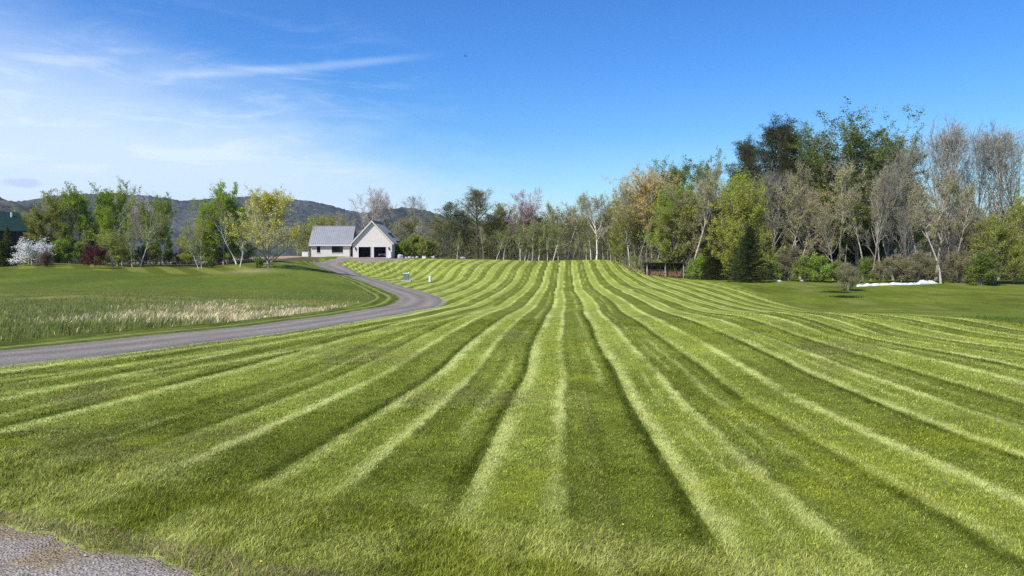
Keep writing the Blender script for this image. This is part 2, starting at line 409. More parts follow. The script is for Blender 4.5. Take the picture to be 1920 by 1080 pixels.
# driveway sheet with slightly rounded edges
offs = np.concatenate([[-1.92], np.linspace(-1.72,1.72,15), [1.92]]); lift = np.concatenate([[-.06], .03-.02*(np.linspace(-1,1,15))**2, [-.06]])
fine = spline(DR, 60)
T = np.gradient(fine, axis=0); T /= np.linalg.norm(T, axis=1)[:,None]; NN = np.stack([T[:,1], -T[:,0]], 1)
ii = np.arange(len(fine))
wob = 1 + (vnoise(ii/9.0, ii*0, 77)-.5)*.10 + (vnoise(ii/2.5, ii*0+4, 78)-.5)*.05
wid = 1.0 + .55*sm(112,142,fine[:,1])
wobr = 1 + (vnoise(ii/7.0, ii*0+9, 79)-.5)*.14 + (vnoise(ii/1.6, ii*0+4, 80)-.5)*.07
dv = fine[:,None,:] + NN[:,None,:]*(offs[None,:]*wid[:,None]*np.where(offs[None,:] < 0, wob[:,None], wobr[:,None]))[...,None]
X = dv[...,0].ravel(); Y = dv[...,1].ravel()
Z = gz(X, Y) + np.tile(lift, len(fine))
I = np.arange(len(X)).reshape(len(fine), 17)
q = np.stack([I[:-1,:-1].ravel(), I[:-1,1:].ravel(), I[1:,1:].ravel(), I[1:,:-1].ravel()], 1)
acr = np.tile(offs, len(fine))
dal = np.repeat(np.arange(len(fine)), 17)
trk = 1 + .22*(np.exp(-((np.abs(acr)-.8)/.28)**2))*(.5+fbm(dal/30.0,acr*0,81,3)) - .14*np.exp(-(acr/.25)**2) - .12*sm(1.3,1.7,np.abs(acr)) + (fbm(dal/12.0, acr*1.3, 82, 4)-.5)*.35
me = fastmesh('driveway', np.stack([X,Y,Z],1), [q], [M['drive']], None, np.repeat(trk[:,None],3,1)*c_(1.0,.98,1.01), True)
tag(link('driveway', me), kind='structure')
# gravel apron before the garage
ax_, ay_ = np.meshgrid(np.linspace(0,1,60), np.linspace(0,1,26))
XA = -36.5 + ax_*15.5
YF = np.interp(XA, [-37,-35,-33,-31,-29.4,-27.6,-26.2,-24.6,-23.0,-21], [152,151.8,151.2,148.5,144.5,143.5,145.5,147.5,150,153]) + (fbm(XA*.8, XA*0, 7, 2)-.5)*.8
X = XA.ravel(); Y = (YF + (156.4-YF)*ay_).ravel()
d_ = np.minimum.reduce([ax_, 1-ax_, ay_]).ravel()
Z = gz(X, Y) + .022 - .09*(d_ < .001)
I = np.arange(len(X)).reshape(26, 60)
q = np.stack([I[:-1,:-1].ravel(), I[:-1,1:].ravel(), I[1:,1:].ravel(), I[1:,:-1].ravel()], 1)
me = fastmesh('gravel_apron', np.stack([X,Y,Z],1), [q], [M['drive']], None, np.ones((len(X),3))*c_(1.25,1.16,1.04), True)
tag(link('gravel_apron', me), kind='structure')

# public road corner
s = np.linspace(-14, 9, 260); t = np.concatenate([np.linspace(-.6, .9, 34), np.linspace(1.1, 7, 20)])
S_, T_ = np.meshgrid(s, t, indexing='ij')
X = (RA[0] + RD[0]*S_ + RN[0]*T_).ravel(); Y = (RA[1] + RD[1]*S_ + RN[1]*T_).ravel()
rd = road_d(X, Y)
Z = gz(X, Y) + np.clip(rd, -.3, .25)*.10 - .004 + (fbm(X*12,Y*12,43,2)-.5)*.012
I = np.arange(len(X)).reshape(len(s), len(t))
q = np.stack([I[:-1,:-1].ravel(), I[:-1,1:].ravel(), I[1:,1:].ravel(), I[1:,:-1].ravel()], 1)
pc = fbm(X*2, Y*2, 44, 3)
me = fastmesh('road', np.stack([X,Y,Z],1), [q], [M['road']], None, mix(c_(1.03,.98,.94), c_(.95,.80,.56), np.maximum(sm(.5,.7,pc), (1-sm(.0,.28,rd))*.9)), True)
tag(link('road', me), kind='structure')

# pebbles on the road edge
def pebbles():
    n = 2600
    s = RNG.uniform(-3.2, 3.5, n*2); t = RNG.normal(.2, .8, n*2)
    x = RA[0]+RD[0]*s+RN[0]*t; y = RA[1]+RD[1]*s+RN[1]*t
    k = road_d(x, y) > RNG.uniform(-.22, .10, len(x)); x = x[k][:n]; y = y[k][:n]; n = len(x)
    base = np.array([(1,0,0),(0,1,0),(-1,0,0),(0,-1,0),(0,0,.7),(0,0,-.7)], float)
    F8 = np.array([(0,1,4),(1,2,4),(2,3,4),(3,0,4),(1,0,5),(2,1,5),(3,2,5),(0,3,5)])
    r = np.minimum(RNG.lognormal(-5.3, .45, n), .016)
    a = RNG.uniform(0, 6.28, n); st = RNG.uniform(.6, 1.3, (n,3))
    v = base[None]*st[:,None,:]*r[:,None,None]
    ca, sa = np.cos(a)[:,None], np.sin(a)[:,None]
    vx = v[...,0]*ca - v[...,1]*sa + x[:,None]; vy = v[...,0]*sa + v[...,1]*ca + y[:,None]
    vz = v[...,2] + (gz(x, y) + .02)[:,None]
    f = (F8[None] + (np.arange(n)*6)[:,None,None]).reshape(-1, 3)
    g = RNG.uniform(.6, 1.5, n)
    col = np.repeat((g[:,None]*np.array([.36,.33,.32])), 6, 0)
    me = fastmesh('pebbles', np.stack([vx,vy,vz],-1).reshape(-1,3), [f], [M['twig']], None, col)
    tag(link('pebbles', me), 'loose pale gravel on the crumbling road edge', 'gravel', kind='stuff')
pebbles()

# ------------------------------------------------------------------ grass blades
def blades(name, label, x, y, h, w, lean, col, bias=None, wind=(.25,.05), parent=None):
    n = len(x)
    z = gz(x, y) - .006
    a = RNG.uniform(0, 6.283, n)
    sx, sy = np.cos(a), np.sin(a)
    la = RNG.uniform(0, 6.283, n); l = lean*RNG.uniform(.2, 1.3, n)*h
    lx = np.cos(la)*l + wind[0]*h; ly = np.sin(la)*l + wind[1]*h
    if bias is not None: lx = lx + bias[0]*h; ly = ly + bias[1]*h
    p0 = np.stack([x - sx*w/2, y - sy*w/2, z], 1); p1 = np.stack([x + sx*w/2, y + sy*w/2, z], 1)
    hz = h*RNG.uniform(.8, 1, n)
    m_ = np.stack([x + lx*.32, y + ly*.32, z + hz*.6], 1)
    p2 = m_ - np.stack([sx*w*.42, sy*w*.42, 0*x], 1); p3 = m_ + np.stack([sx*w*.42, sy*w*.42, 0*x], 1)
    tp = np.stack([x + lx, y + ly, z + hz*.97], 1)
    V = np.stack([p0, p1, p3, p2, tp], 1).reshape(-1, 3)
    b = np.arange(n)*5
    Q = np.stack([b, b+1, b+2, b+3], 1); T3 = np.stack([b+3, b+2, b+4], 1)
    c5 = np.repeat(col, 5, 0)
    me = fastmesh(name, V, [Q, T3], [M['blade']], None, c5)
    return link(name, me, parent)

def scatter_wedge(n, r0, r1, a0=-40, a1=40):
    r = np.sqrt(RNG.uniform(r0*r0, r1*r1, n)); a = np.radians(RNG.uniform(a0, a1, n))
    return r*np.sin(a), r*np.cos(a)
def lawn():
    xs=[]; ys=[]; hs=[]; ws=[]
    for (n, r0, r1, h, w) in ((60000, 3.4, 5.4, .038, .0045), (170000, 5.0, 8.6, .036, .0055), (120000, 8.2, 13, .040, .0085), (100000, 12.4, 21, .042, .014), (90000, 20.5, 38, .045, .024)):
        x, y = scatter_wedge(n, r0, r1)
        cl = fbm(x*3.0, y*3.0, 91, 3)
        hh = h*(.55+.9*cl)*RNG.uniform(.55, 1.35, n)
        hh = hh*.85*(1 + .9*(1-sm(1.4, 2.4, -((x-RA[0])*RN[0] + (y-RA[1])*RN[1]) + (cl-.5)*1.2)))
        xs.append(x); ys.append(y); hs.append(hh); ws.append(w*RNG.uniform(.7, 1.3, n))
    x = np.concatenate(xs); y = np.concatenate(ys); h = np.concatenate(hs); w = np.concatenate(ws)
    d, _ = drive_d(x, y)
    rd = road_d(x, y)
    k = (d > 1.62+.5*fbm(x*2.5,y*2.5,99,3)) & ((rd < 0) | (RNG.uniform(0,1,len(x)) < .10*np.exp(-np.clip(rd,0,9)*3)))
    x, y, h, w, rd = x[k], y[k], h[k], w[k], rd[k]
    cc = fbm(x*5, y*5, 92, 3)
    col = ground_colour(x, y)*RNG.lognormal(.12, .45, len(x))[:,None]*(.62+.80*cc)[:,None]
    col = np.minimum(col, np.array([[.62,.64,.24]]))
    yel = RNG.uniform(0, 1, len(x))
    col = col*np.where((yel < .25)[:,None], np.array([[1.12,1.03,1.2]]), 1.0)
    dry = (RNG.uniform(0,1,len(x)) < .035) | ((rd > -.3) & (RNG.uniform(0,1,len(x)) < .55))
    col = np.where(dry[:,None], np.array([[.36,.30,.15]])*RNG.uniform(.6,1.2,len(x))[:,None], col)
    # blades lie over with the mower's direction of travel: alternate passes lean away from / towards the eye
    u = x-.0705*y+.985; fr = (u/2.2) % 1
    sgn = np.where(fr < .47, 1.0, -1.0)*.22
    o = blades('lawn_grass', '', x, y, h, w, .75, col, bias=(sgn*.07, sgn))
    tag(o, 'short mown lawn grass with light and dark mower stripes', 'grass', kind='stuff')
lawn()

def meadow():
    n = 170000
    y = RNG.uniform(15, 98, n); x = RNG.uniform(-46, -4, n)
    d, _ = drive_d(x, y)
    near = RNG.uniform(0,1,n) < np.clip(30/np.maximum(y,1), 0, 1)
    e_ = y + .55*(-x-14)*(x < -14) + (fbm(x*.12,y*.12,97,3)-.5)*16
    near = near & (RNG.uniform(0,1,n) < 1-.95*sm(62, 84, e_ - 16*sm(-24,-10,x)))
    k = (-d > 4.5 + (fbm(x,y,93,2)-.5)*1.0) & near & (x > -.80*y-4)
    x, y = x[k], y[k]
    f = fbm(x*.5, y*.5, 94, 3); n3 = fbm(x*.35,y*.2,61,4)
    strawm = np.exp(-(((x+14)-(y-45)*.30)/7.5)**2 - ((y-47)/9.0)**2)*1.9*sm(.30,.55,n3)
    strawm = strawm + .8*np.exp(-(((x+8.8)/1.8)**2+((y-51)/3.0)**2))
    strawm = strawm*(.35+1.4*sm(.42,.58,fbm(x*1.1,y*.7,98,3)))
    st = RNG.uniform(0,1,len(x)) < strawm*.8
    h = (.10+.42*f)*RNG.uniform(.4,1.25,len(x))*(1-.55*sm(44,66,y))*np.where(RNG.uniform(0,1,len(x))<.04, 1.5, 1)
    h = np.where(st, h*.80+.03, h)
    col = mix(c_(.150,.185,.035), c_(.33,.36,.12), RNG.uniform(0,1,len(x)))*(.7+.5*f[:,None])
    col = mix(col, c_(.17,.21,.075), sm(.5,.7,fbm(x*.2,y*.2,96,2))*.6)
    col = mix(col, c_(.30,.32,.12), sm(34,42,y)*.5)
    g = blades('meadow_grass', '', x[~st], y[~st], h[~st], RNG.uniform(.016,.034,(~st).sum()), .5, col[~st], wind=(.3,0))
    tag(g, 'tall rough green grass left unmown beside the driveway', 'grass', kind='stuff')
    sc = c_(.82,.69,.42)*RNG.uniform(.6,1.2,st.sum())[:,None]
    g = blades('dry_reeds', '', x[st], y[st], h[st], RNG.uniform(.03,.065,st.sum()), .45, sc, wind=(.3,0))
    tag(g, 'bleached straw coloured dry grass in the middle of the rough meadow', 'dry grass', kind='stuff')
    # taller dark grass at the right edge
    n = 9000
    x = RNG.uniform(17, 34, n); y = RNG.uniform(25, 35, n)
    e = fbm(x*.3, y*.3, 95, 3)
    k = (x-.0705*y > 18.5) & (y > 28.0 - .15*(x-19) + (e-.5)*5)
    x, y, e = x[k], y[k], e[k]
    col = mix(c_(.075,.14,.030), c_(.13,.20,.05), RNG.uniform(0,1,len(x)))
    g = blades('rough_grass', '', x, y, (.08+.22*e)*RNG.uniform(.5,1.2,len(x)), RNG.uniform(.012,.026,len(x)), .5, col)
    tag(g, 'patch of longer dark green grass at the right edge of the mown stripes', 'grass', kind='stuff')
meadow()

# dandelions in the near lawn
def dandelion(px, py, Y, label):
    p = world_at(px, py, Y); z = gz1(p.x, p.y)
    r = empty('dandelion', (p.x, p.y, z)); tag(r, label, 'flower', 'dandelions in the near lawn')
    m = MB(); m.cyl(0, 0, -.005, .055, .002, 6); m.build('stem', M['leafgreen'], r)
    m = MB(); m.cyl(0, 0, .055, .062, .004, 12, .011); m.cyl(0, 0, .0622, .066, .011, 12, .006); m.build('bloom', M['yellow'], r, smooth=False)
M['leafgreen'] = noisy('stem_green', (.10,.20,.03), None, 8)
M['yellow'] = noisy('petal_yellow', (.80,.52,.02), (.85,.62,.04), 60)
dandelion(10, 958, 6.75, 'yellow dandelion at the left edge of the photo above the gravel corner')
dandelion(490, 1066, 5.22, 'yellow dandelion on the bottom edge of the lawn right of the gravel')
dandelion(1168, 997, 6.1, 'pale yellow dandelion low in the centre of the near lawn')

# ------------------------------------------------------------------ trees
class Acc:
    def __init__(s): s.V=[]; s.Q=[]; s.m=[]; s.c=[]; s.n=0
    def add(s, V, Q, m, c):
        V = np.asarray(V).reshape(-1,3); Q = np.asarray(Q).reshape(-1,4)
        s.V.append(V); s.Q.append(Q+s.n); s.m.append(np.full(len(Q), m)); s.c.append(np.broadcast_to(c, (len(V),3))); s.n += len(V)
    def mesh(s, name, mats, smooth=False):
        return fastmesh(name, np.concatenate(s.V), [np.concatenate(s.Q)], mats, np.concatenate(s.m), np.concatenate(s.c), smooth)
def tube(acc, P_, R_, k, m, c=(1,1,1)):
    P_ = np.asarray(P_); n = len(P_)
    T = np.gradient(P_, axis=0); T /= (np.linalg.norm(T, axis=1)[:,None]+1e-9)
    ref = np.array([1.,0,0]) if abs(T[0,0]) < .7 else np.array([0,1.,0])
    A_ = np.cross(T, ref); A_ /= (np.linalg.norm(A_, axis=1)[:,None]+1e-9); B_ = np.cross(T, A_)
    a = np.arange(k)*2*np.pi/k
    V = P_[:,None,:] + np.asarray(R_)[:,None,None]*(np.cos(a)[None,:,None]*A_[:,None,:] + np.sin(a)[None,:,None]*B_[:,None,:])
    I = np.arange(n*k).reshape(n,k); J = np.roll(I,-1,1)
    acc.add(V, np.stack([I[:-1],J[:-1],J[1:],I[1:]],-1), m, c)
def unit(v): return v/(np.linalg.norm(v)+1e-9)
def bpath(rg, p, d, L, n, wob, up):
    P_ = [p]; d = unit(d)
    for i in range(n):
        d = unit(d + rg.normal(0, wob, 3) + np.array([0,0,up]))
        P_.append(P_[-1] + d*L/n)
    return np.array(P_)
def at_t(P_, t):
    n = len(P_)-1; i = min(int(t*n), n-1); f = t*n-i
    return P_[i]*(1-f)+P_[i+1]*f, unit(P_[i+1]-P_[i])
GAIN = 1.6
def cards(acc, P_, size, asp, rg, m, col, vert=0.0, jit=.25, along=None, cj=None):
    """leaf-sized faces at the points P_"""
    n = len(P_)
    if n == 0: return
    a = rg.normal(0,1,(n,3)) if along is None else along + rg.normal(0,.35,(n,3))
    a /= np.linalg.norm(a,axis=1)[:,None]+1e-9
    b = np.cross(a, rg.normal(0,1,(n,3))); b /= np.linalg.norm(b,axis=1)[:,None]+1e-9
    s = size*rg.uniform(.6,1.35,n)
    a = a*s[:,None]; b = b*(s*asp)[:,None]
    V = np.stack([P_-a*.5, P_-b*.5, P_+a*.5, P_+b*.5], 1)
    f = rg.uniform(1-jit,1+jit,n)[:,None]*(np.ones((n,1)) if cj is None else cj[:,None])
    hue = rg.uniform(-.12,.12,n)[:,None]*np.array([[1,.1,-.6]])
    c = np.clip(np.asarray(col)[None,:]*f*(1+hue)*GAIN, 0, .93)
    acc.add(V, np.arange(4*n).reshape(n,4), m, np.repeat(c,4,0))
def twigs(acc, P_, D_, L, w, rg, m, col):
    n = len(P_)
    if n == 0: return
    d = D_/(np.linalg.norm(D_,axis=1)[:,None]+1e-9)
    b = np.cross(d, rg.normal(0,1,(n,3))); b /= np.linalg.norm(b,axis=1)[:,None]+1e-9
    l = (L*rg.uniform(.5,1.3,n))[:,None]
    V = np.stack([P_-b*w*.5, P_+b*w*.5, P_+d*l+b*w*.2, P_+d*l-b*w*.2], 1)
    f = rg.uniform(.7,1.3,n)[:,None]*1.3
    acc.add(V, np.arange(4*n).reshape(n,4), m, np.repeat(np.asarray(col)[None,:]*f,4,0))

PROTO = {}
def deciduous(key, seed, H=15, R=4.0, h0=.3, n1=20, n2=6, n3=4, e0=25, e1=75, up=.12, prof='round', tr=.20, tips=1.0,
              leaf=.22, nl=8, lcol=(.14,.22,.03), bark='bark_grey', twigcol=(.20,.16,.12), ntw=3, twl=.7, tww=.03,
              wob=.13, lean=0.0, bend=.05, spread=.45, jit=.3, trunktop=.84, clump=.35, asp=.7):
    rg = np.random.default_rng(seed)
    tk = Acc(); cr = Acc()
    d0 = np.array([math.sin(lean), 0, math.cos(lean)])
    TP = bpath(rg, np.array([0,0,-.35]), d0, H*trunktop, 11, bend, .02 if not lean else .05)
    tt = np.linspace(0,1,len(TP))
    TR = tr*(1-tt)**.8*.92+tr*.06; TR[0] *= 1.45
    tube(tk, TP, TR, 9, 0)
    LP=[]; LW=[]; TWP=[]; TWD=[]
    for i in range(n1):
        t = h0+(1-h0)*((i+rg.uniform(.1,.9))/n1); t = min(t,.985)
        p, td = at_t(TP, t); s = (t-h0)/(1-h0)
        if prof == 'round': pr = math.sqrt(max(.20, 1-(2*s-.85)**2/1.35))
        elif prof == 'vase': pr = .95-.30*s
        elif prof == 'column': pr = .75+.25*math.sin(s*3.1)
        elif prof == 'high': pr = .45+.55*math.sin(min(1,s*1.15)*math.pi*.75)
        else: pr = 1-.8*s
        el = rad(e0+(e1-e0)*s+rg.normal(0,8)); a = i*2.4+rg.normal(0,.5)
        L = R*pr/max(.38,math.cos(el))*rg.uniform(.7,1.15)
        if prof == 'vase': L = min(L, (H-p[2])*1.02/max(.3,math.sin(min(1.35,el+.2))))
        L = min(L, H*.62)
        d = np.array([math.cos(a)*math.cos(el), math.sin(a)*math.cos(el), math.sin(el)])
        BP = bpath(rg, p, d, L, 6, wob, up)
        r0 = min(TR[int(t*10)]*.62, .018*L+.02)
        BR = r0*(1-np.linspace(0,1,7)*.82)
        tube(tk, BP, BR, 5, 0)
        for j in range(n2):
            t2 = .22+.78*(j+rg.uniform(.1,.9))/n2; t2 = min(t2, .99)
            p2, bd = at_t(BP, t2)
            d2 = unit(bd + unit(rg.normal(0,1,3))*rg.uniform(.5,1.1)*spread*1.8)
            L2 = L*spread*(1.15-.6*t2)*rg.uniform(.6,1.2)
            P2 = bpath(rg, p2, d2, L2, 4, wob*1.2, up)
            tube(cr, P2, max(.012,r0*(1-t2*.8)*.55)*(1-np.linspace(0,1,5)*.7), 3, 1, np.array(twigcol)*.95)
            dens = 1-clump+2*clump*rg.uniform(0,1)
            for k in range(n3):
                t3 = .2+.8*(k+rg.uniform(0,1))/n3; t3 = min(t3,.99)
                p3, bd3 = at_t(P2, t3)
                d3 = unit(bd3 + unit(rg.normal(0,1,3))*.9)
                L3 = max(.35, L2*.45*rg.uniform(.6,1.3))
                P3 = bpath(rg, p3, d3, L3, 2, wob, up*1.5)
                TWP += [p3, P3[1]]; TWD += [d3*L3*.9, (P3[2]-P3[1])*1.6]
                for _ in range(ntw):
                    q, qd = at_t(P3, rg.uniform(.1,1)); TWP.append(q); TWD.append(unit(qd+rg.normal(0,.6,3)+np.array([0,0,up*2]))*twl)
                m_ = rg.poisson(nl*dens)
                if m_:
                    tq = rg.uniform(.2,1.1,m_)[:,None]
                    LP.append(P3[0]+(P3[2]-P3[0])*tq + rg.normal(0, .20, (m_,3)))
                    LW.append(np.full(m_, rg.uniform(.8,1.2)))
    TWP = np.array(TWP); TWD = np.array(TWD)
    twigs(cr, TWP, TWD, np.linalg.norm(TWD,axis=1)*tips, tww, rg, 1, twigcol)
    if LP:
        LP = np.concatenate(LP); LW = np.concatenate(LW)
        cards(cr, LP, leaf, asp, rg, 0, lcol, jit=jit, cj=LW)
    top = max(v[:,2].max() for v in cr.V)
    a_ = tk.mesh('trunk_'+key, [M[bark]], True); b_ = cr.mesh('crown_'+key, [M['leaf'], M['twig']])
    PROTO.setdefault(key, []).append((a_, b_, top))

def spruce(key, seed, H=8, R=2.6, n=30, col=(.028,.048,.020), nb=10, sz=.26, h0=.03, droop=-.03):
    rg = np.random.default_rng(seed); tk = Acc(); cr = Acc()
    TP = bpath(rg, np.array([0,0,-.3]), np.array([0,0,1.]), H+.2, 8, .01, .02)
    tube(tk, TP, .16*(1-np.linspace(0,1,9)*.92)*H/8, 7, 0)
    LP=[]; LD=[]; 
    for i in range(n):
        t = h0+(1-h0)*(i/n); z = t*H
        for j in range(nb):
            a = j*2*math.pi/nb + i*.7 + rg.normal(0,.2); L = R*((1-t)**.85)*rg.uniform(.72,1.12)+.12
            el = rad(8+35*t)
            d = np.array([math.cos(a)*math.cos(el), math.sin(a)*math.cos(el), math.sin(el)-.12])
            BP = bpath(rg, np.array([0,0,z])+TP[min(8,int(t*8))]*np.array([1,1,0]), d, L, 4, .05, droop)
            tube(cr, BP, .02*(1-np.linspace(0,1,5)*.8), 3, 1, (.10,.08,.06))
            m = int(6+L*14)
            tq = rg.uniform(.08,1.0,m)
            ix = np.minimum((tq*4).astype(int),3); f = (tq*4-ix)[:,None]
            q = BP[ix]*(1-f)+BP[ix+1]*f
            side = np.cross(unit(d), [0,0,1.])
            off = rg.normal(0,1,m)[:,None]*side*(.10+.16*L*(1-tq))[:,None]
            q = q + off + np.stack([0*tq,0*tq,rg.uniform(-.12,.05,m)],1)
            LP.append(q); LD.append(np.tile(unit(d),(m,1))+off*2.2)
    LP=np.concatenate(LP); LD=np.concatenate(LD)
    cards(cr, LP, sz, .32, rg, 0, col, along=LD, jit=.35)
    PROTO.setdefault(key, []).append((tk.mesh('trunk_'+key, [M['bark_dark']], True), cr.mesh('crown_'+key, [M['leaf'],M['twig']]), H))

def pine(key, seed, H=22, R=5.5, n1=44, h0=.28, col=(.035,.050,.022), el0=5, el1=50, nl=60, dens=1.0):
    rg = np.random.default_rng(seed); tk = Acc(); cr = Acc()
    TP = bpath(rg, np.array([0,0,-.3]), np.array([0,0,1.]), H*.96, 10, .02, .02)
    TR = .30*(1-np.linspace(0,1,11)*.9); tube(tk, TP, TR, 9, 0)
    LP=[]; LD=[]
    for i in range(n1):
        t = h0+(1-h0)*(i+rg.uniform(0,1))/n1; t=min(t,.99); s=(t-h0)/(1-h0)
        p,_ = at_t(TP,t); a = i*2.4+rg.normal(0,.4); el = rad(el0+(el1-el0)*s+rg.normal(0,5))
        L = R*(.55+.6*math.sin(min(1,s*1.3+.15)*math.pi*.72))*(1-.55*s**2)*rg.uniform(.65,1.15)
        d = np.array([math.cos(a)*math.cos(el), math.sin(a)*math.cos(el), math.sin(el)])
        BP = bpath(rg, p, d, L, 6, .06, .05)
        tube(tk, BP, (.02+.012*L)*(1-np.linspace(0,1,7)*.8), 5, 0)
        for j in range(9):
            t2 = .3+.7*(j+rg.uniform(0,1))/9; t2=min(t2,.99); p2,bd = at_t(BP,t2)
            d2 = unit(bd+unit(rg.normal(0,1,3)*np.array([1,1,.35]))*.9+np.array([0,0,.15])); L2 = L*.26*rg.uniform(.5,1.2)
            P2 = bpath(rg,p2,d2,L2,2,.08,.10)
            tube(cr, P2, .02*(1-np.linspace(0,1,3)*.7), 3, 1, (.11,.09,.07))
            m = int(nl*dens*rg.uniform(.4,1.2)*.5)
            cpt = P2[2]+(P2[1]-P2[2])*rg.uniform(0,1,m)[:,None]
            off = rg.normal(0,1,(m,3))*np.array([.34,.34,.15])
            LP.append(cpt+off); LD.append(off+np.array([0,0,.22])+d2*.3)
    LP=np.concatenate(LP); LD=np.concatenate(LD)
    cards(cr, LP, .30, .20, rg, 0, col, along=LD, jit=.4)
    top = max(v[:,2].max() for v in cr.V)
    PROTO.setdefault(key, []).append((tk.mesh('trunk_'+key, [M['bark_dark']], True), cr.mesh('crown_'+key, [M['leaf'],M['twig']]), top))

# kinds of tree (two or three forms of the common ones)
for sd in (1,2,3):
    deciduous('green', sd, H=15, R=5.2, h0=.12, n1=32, n2=7, n3=5, nl=17, leaf=.26, lcol=(.215,.290,.026), e0=12, e1=74, clump=.5)
    deciduous('olive', 10+sd, H=14, R=5.2, h0=.10, n1=32, n2=7, n3=5, nl=12, leaf=.25, lcol=(.250,.270,.050), e0=12, e1=72, clump=.5)
    deciduous('bare', 20+sd, H=20, R=5.0, h0=.26, n1=19, n2=7, n3=4, nl=.4, leaf=.2, lcol=(.28,.22,.12), e0=54, e1=84, up=.12, prof='vase', ntw=4, twl=1.2, tww=.036, twigcol=(.215,.200,.160), bark='bark_grey', tr=.21)
    deciduous('budding', 30+sd, H=18, R=5.2, h0=.32, n1=22, n2=7, n3=4, nl=5, leaf=.23, lcol=(.27,.265,.075), e0=28, e1=76, ntw=5, twl=.7, tww=.035, twigcol=(.27,.22,.17), clump=.5)
    deciduous('birch', 40+sd, H=12, R=3.4, h0=.50, n1=18, n2=6, n3=4, nl=6.5, leaf=.22, lcol=(.24,.275,.055), e0=25, e1=70, bark='bark_birch', tr=.16, bend=.075, ntw=3, prof='high')
    deciduous('tallgreen', 50+sd, H=24, R=5.6, h0=.20, n1=40, n2=7, n3=5, nl=17, leaf=.24, lcol=(.130,.175,.038), e0=25, e1=76, tr=.26, clump=.45, ntw=3)
    deciduous('thin', 60+sd, H=17, R=2.6, h0=.50, n1=14, n2=6, n3=4, nl=4, leaf=.22, lcol=(.25,.26,.08), e0=42, e1=76, bark='bark_pale', tr=.18, bend=.05, ntw=4, prof='vase', twigcol=(.30,.25,.2))
deciduous('vase', 71, H=13, R=6.6, h0=.08, n1=34, n2=8, n3=5, nl=8, leaf=.22, lcol=(.40,.39,.07), e0=30, e1=80, up=.12, prof='vase', twigcol=(.33,.27,.15), tr=.25, bark='bark_grey', ntw=4)
deciduous('purple', 72, H=13, R=4.4, h0=.34, n1=24, n2=7, n3=4, nl=6.0, leaf=.21, lcol=(.38,.26,.27), e0=25, e1=72, twigcol=(.32,.23,.22), tr=.2, bark='bark_pale', ntw=5)
deciduous('tan', 73, H=20, R=7.2, h0=.28, n1=36, n2=8, n3=5, nl=10.0, leaf=.25, lcol=(.50,.37,.11), e0=28, e1=78, prof='round', twigcol=(.36,.29,.2), ntw=5, tr=.24)
deciduous('white', 74, H=3.3, R=3.0, h0=.36, n1=20, n2=6, n3=4, nl=9, leaf=.20, lcol=(.70,.67,.56), e0=2, e1=35, up=.02, tr=.11, twigcol=(.15,.12,.10), clump=.6, jit=.12)
deciduous('redleaf', 75, H=3.4, R=2.6, h0=.30, n1=20, n2=6, n3=4, nl=9, leaf=.17, lcol=(.135,.035,.040), e0=8, e1=50, up=.04, tr=.10, twigcol=(.10,.06,.05))
deciduous('redbush', 76, H=2.5, R=1.5, h0=.05, n1=20, n2=5, n3=4, nl=8, leaf=.14, lcol=(.17,.085,.065), e0=35, e1=75, tr=.07, twigcol=(.16,.10,.08))
deciduous('greenbush', 77, H=4, R=2.6, h0=.04, n1=26, n2=6, n3=4, nl=13, leaf=.22, lcol=(.19,.27,.030), e0=12, e1=72, tr=.08, clump=.6)
deciduous('greenbush', 78, H=4, R=2.9, h0=.04, n1=26, n2=6, n3=4, nl=12, leaf=.20, lcol=(.16,.22,.030), e0=12, e1=72, tr=.08, clump=.6)
deciduous('yellowbush', 79, H=9, R=4.6, h0=.04, n1=34, n2=8, n3=5, nl=9, leaf=.22, lcol=(.29,.32,.045), e0=15, e1=74, tr=.12, clump=.55)
deciduous('brownbush', 80, H=4, R=2.6, h0=.03, n1=26, n2=7, n3=5, nl=3.6, leaf=.15, lcol=(.22,.205,.085), e0=22, e1=74, tr=.07, ntw=6, twl=.45, tww=.02, twigcol=(.21,.18,.125))
deciduous('fanbare', 81, H=12, R=4.2, h0=.42, n1=22, n2=7, n3=5, nl=1.2, leaf=.18, lcol=(.45,.40,.28), e0=35, e1=82, prof='round', ntw=7, twl=.6, tww=.03, twigcol=(.42,.37,.32), bark='bark_pale', tr=.2)
deciduous('whitefork', 82, H=12, R=4.6, h0=.36, n1=10, n2=8, n3=5, nl=3.5, leaf=.18, lcol=(.28,.27,.15), e0=38, e1=72, prof='vase', ntw=6, twl=.6, tww=.03, twigcol=(.38,.35,.31), bark='bark_birch', tr=.2, bend=.06)
deciduous('bigolive', 83, H=15, R=8.2, h0=.10, n1=48, n2=9, n3=5, nl=13, leaf=.25, lcol=(.285,.300,.045), e0=8, e1=76, tr=.26, bark='bark_dark', clump=.6)
spruce('spruce', 90, H=8, R=3.5, n=32, nb=12, sz=.30, col=(.044,.058,.018)); spruce('spruce', 91, R=3.0, nb=11, col=(.044,.058,.018))
spruce('cedar', 92, H=5, R=1.1, n=26, nb=10, col=(.085,.11,.03), sz=.22)
pine('pine', 93, R=6.4, h0=.12, el1=68, n1=84, nl=130, col=(.066,.066,.026)); pine('darkpine', 94, H=15, R=5.4, n1=46, h0=.16, col=(.075,.098,.042), nl=90)
pine('browncone', 95, H=15, R=5.6, n1=56, h0=.18, col=(.150,.140,.072), el0=5, el1=60, nl=90)

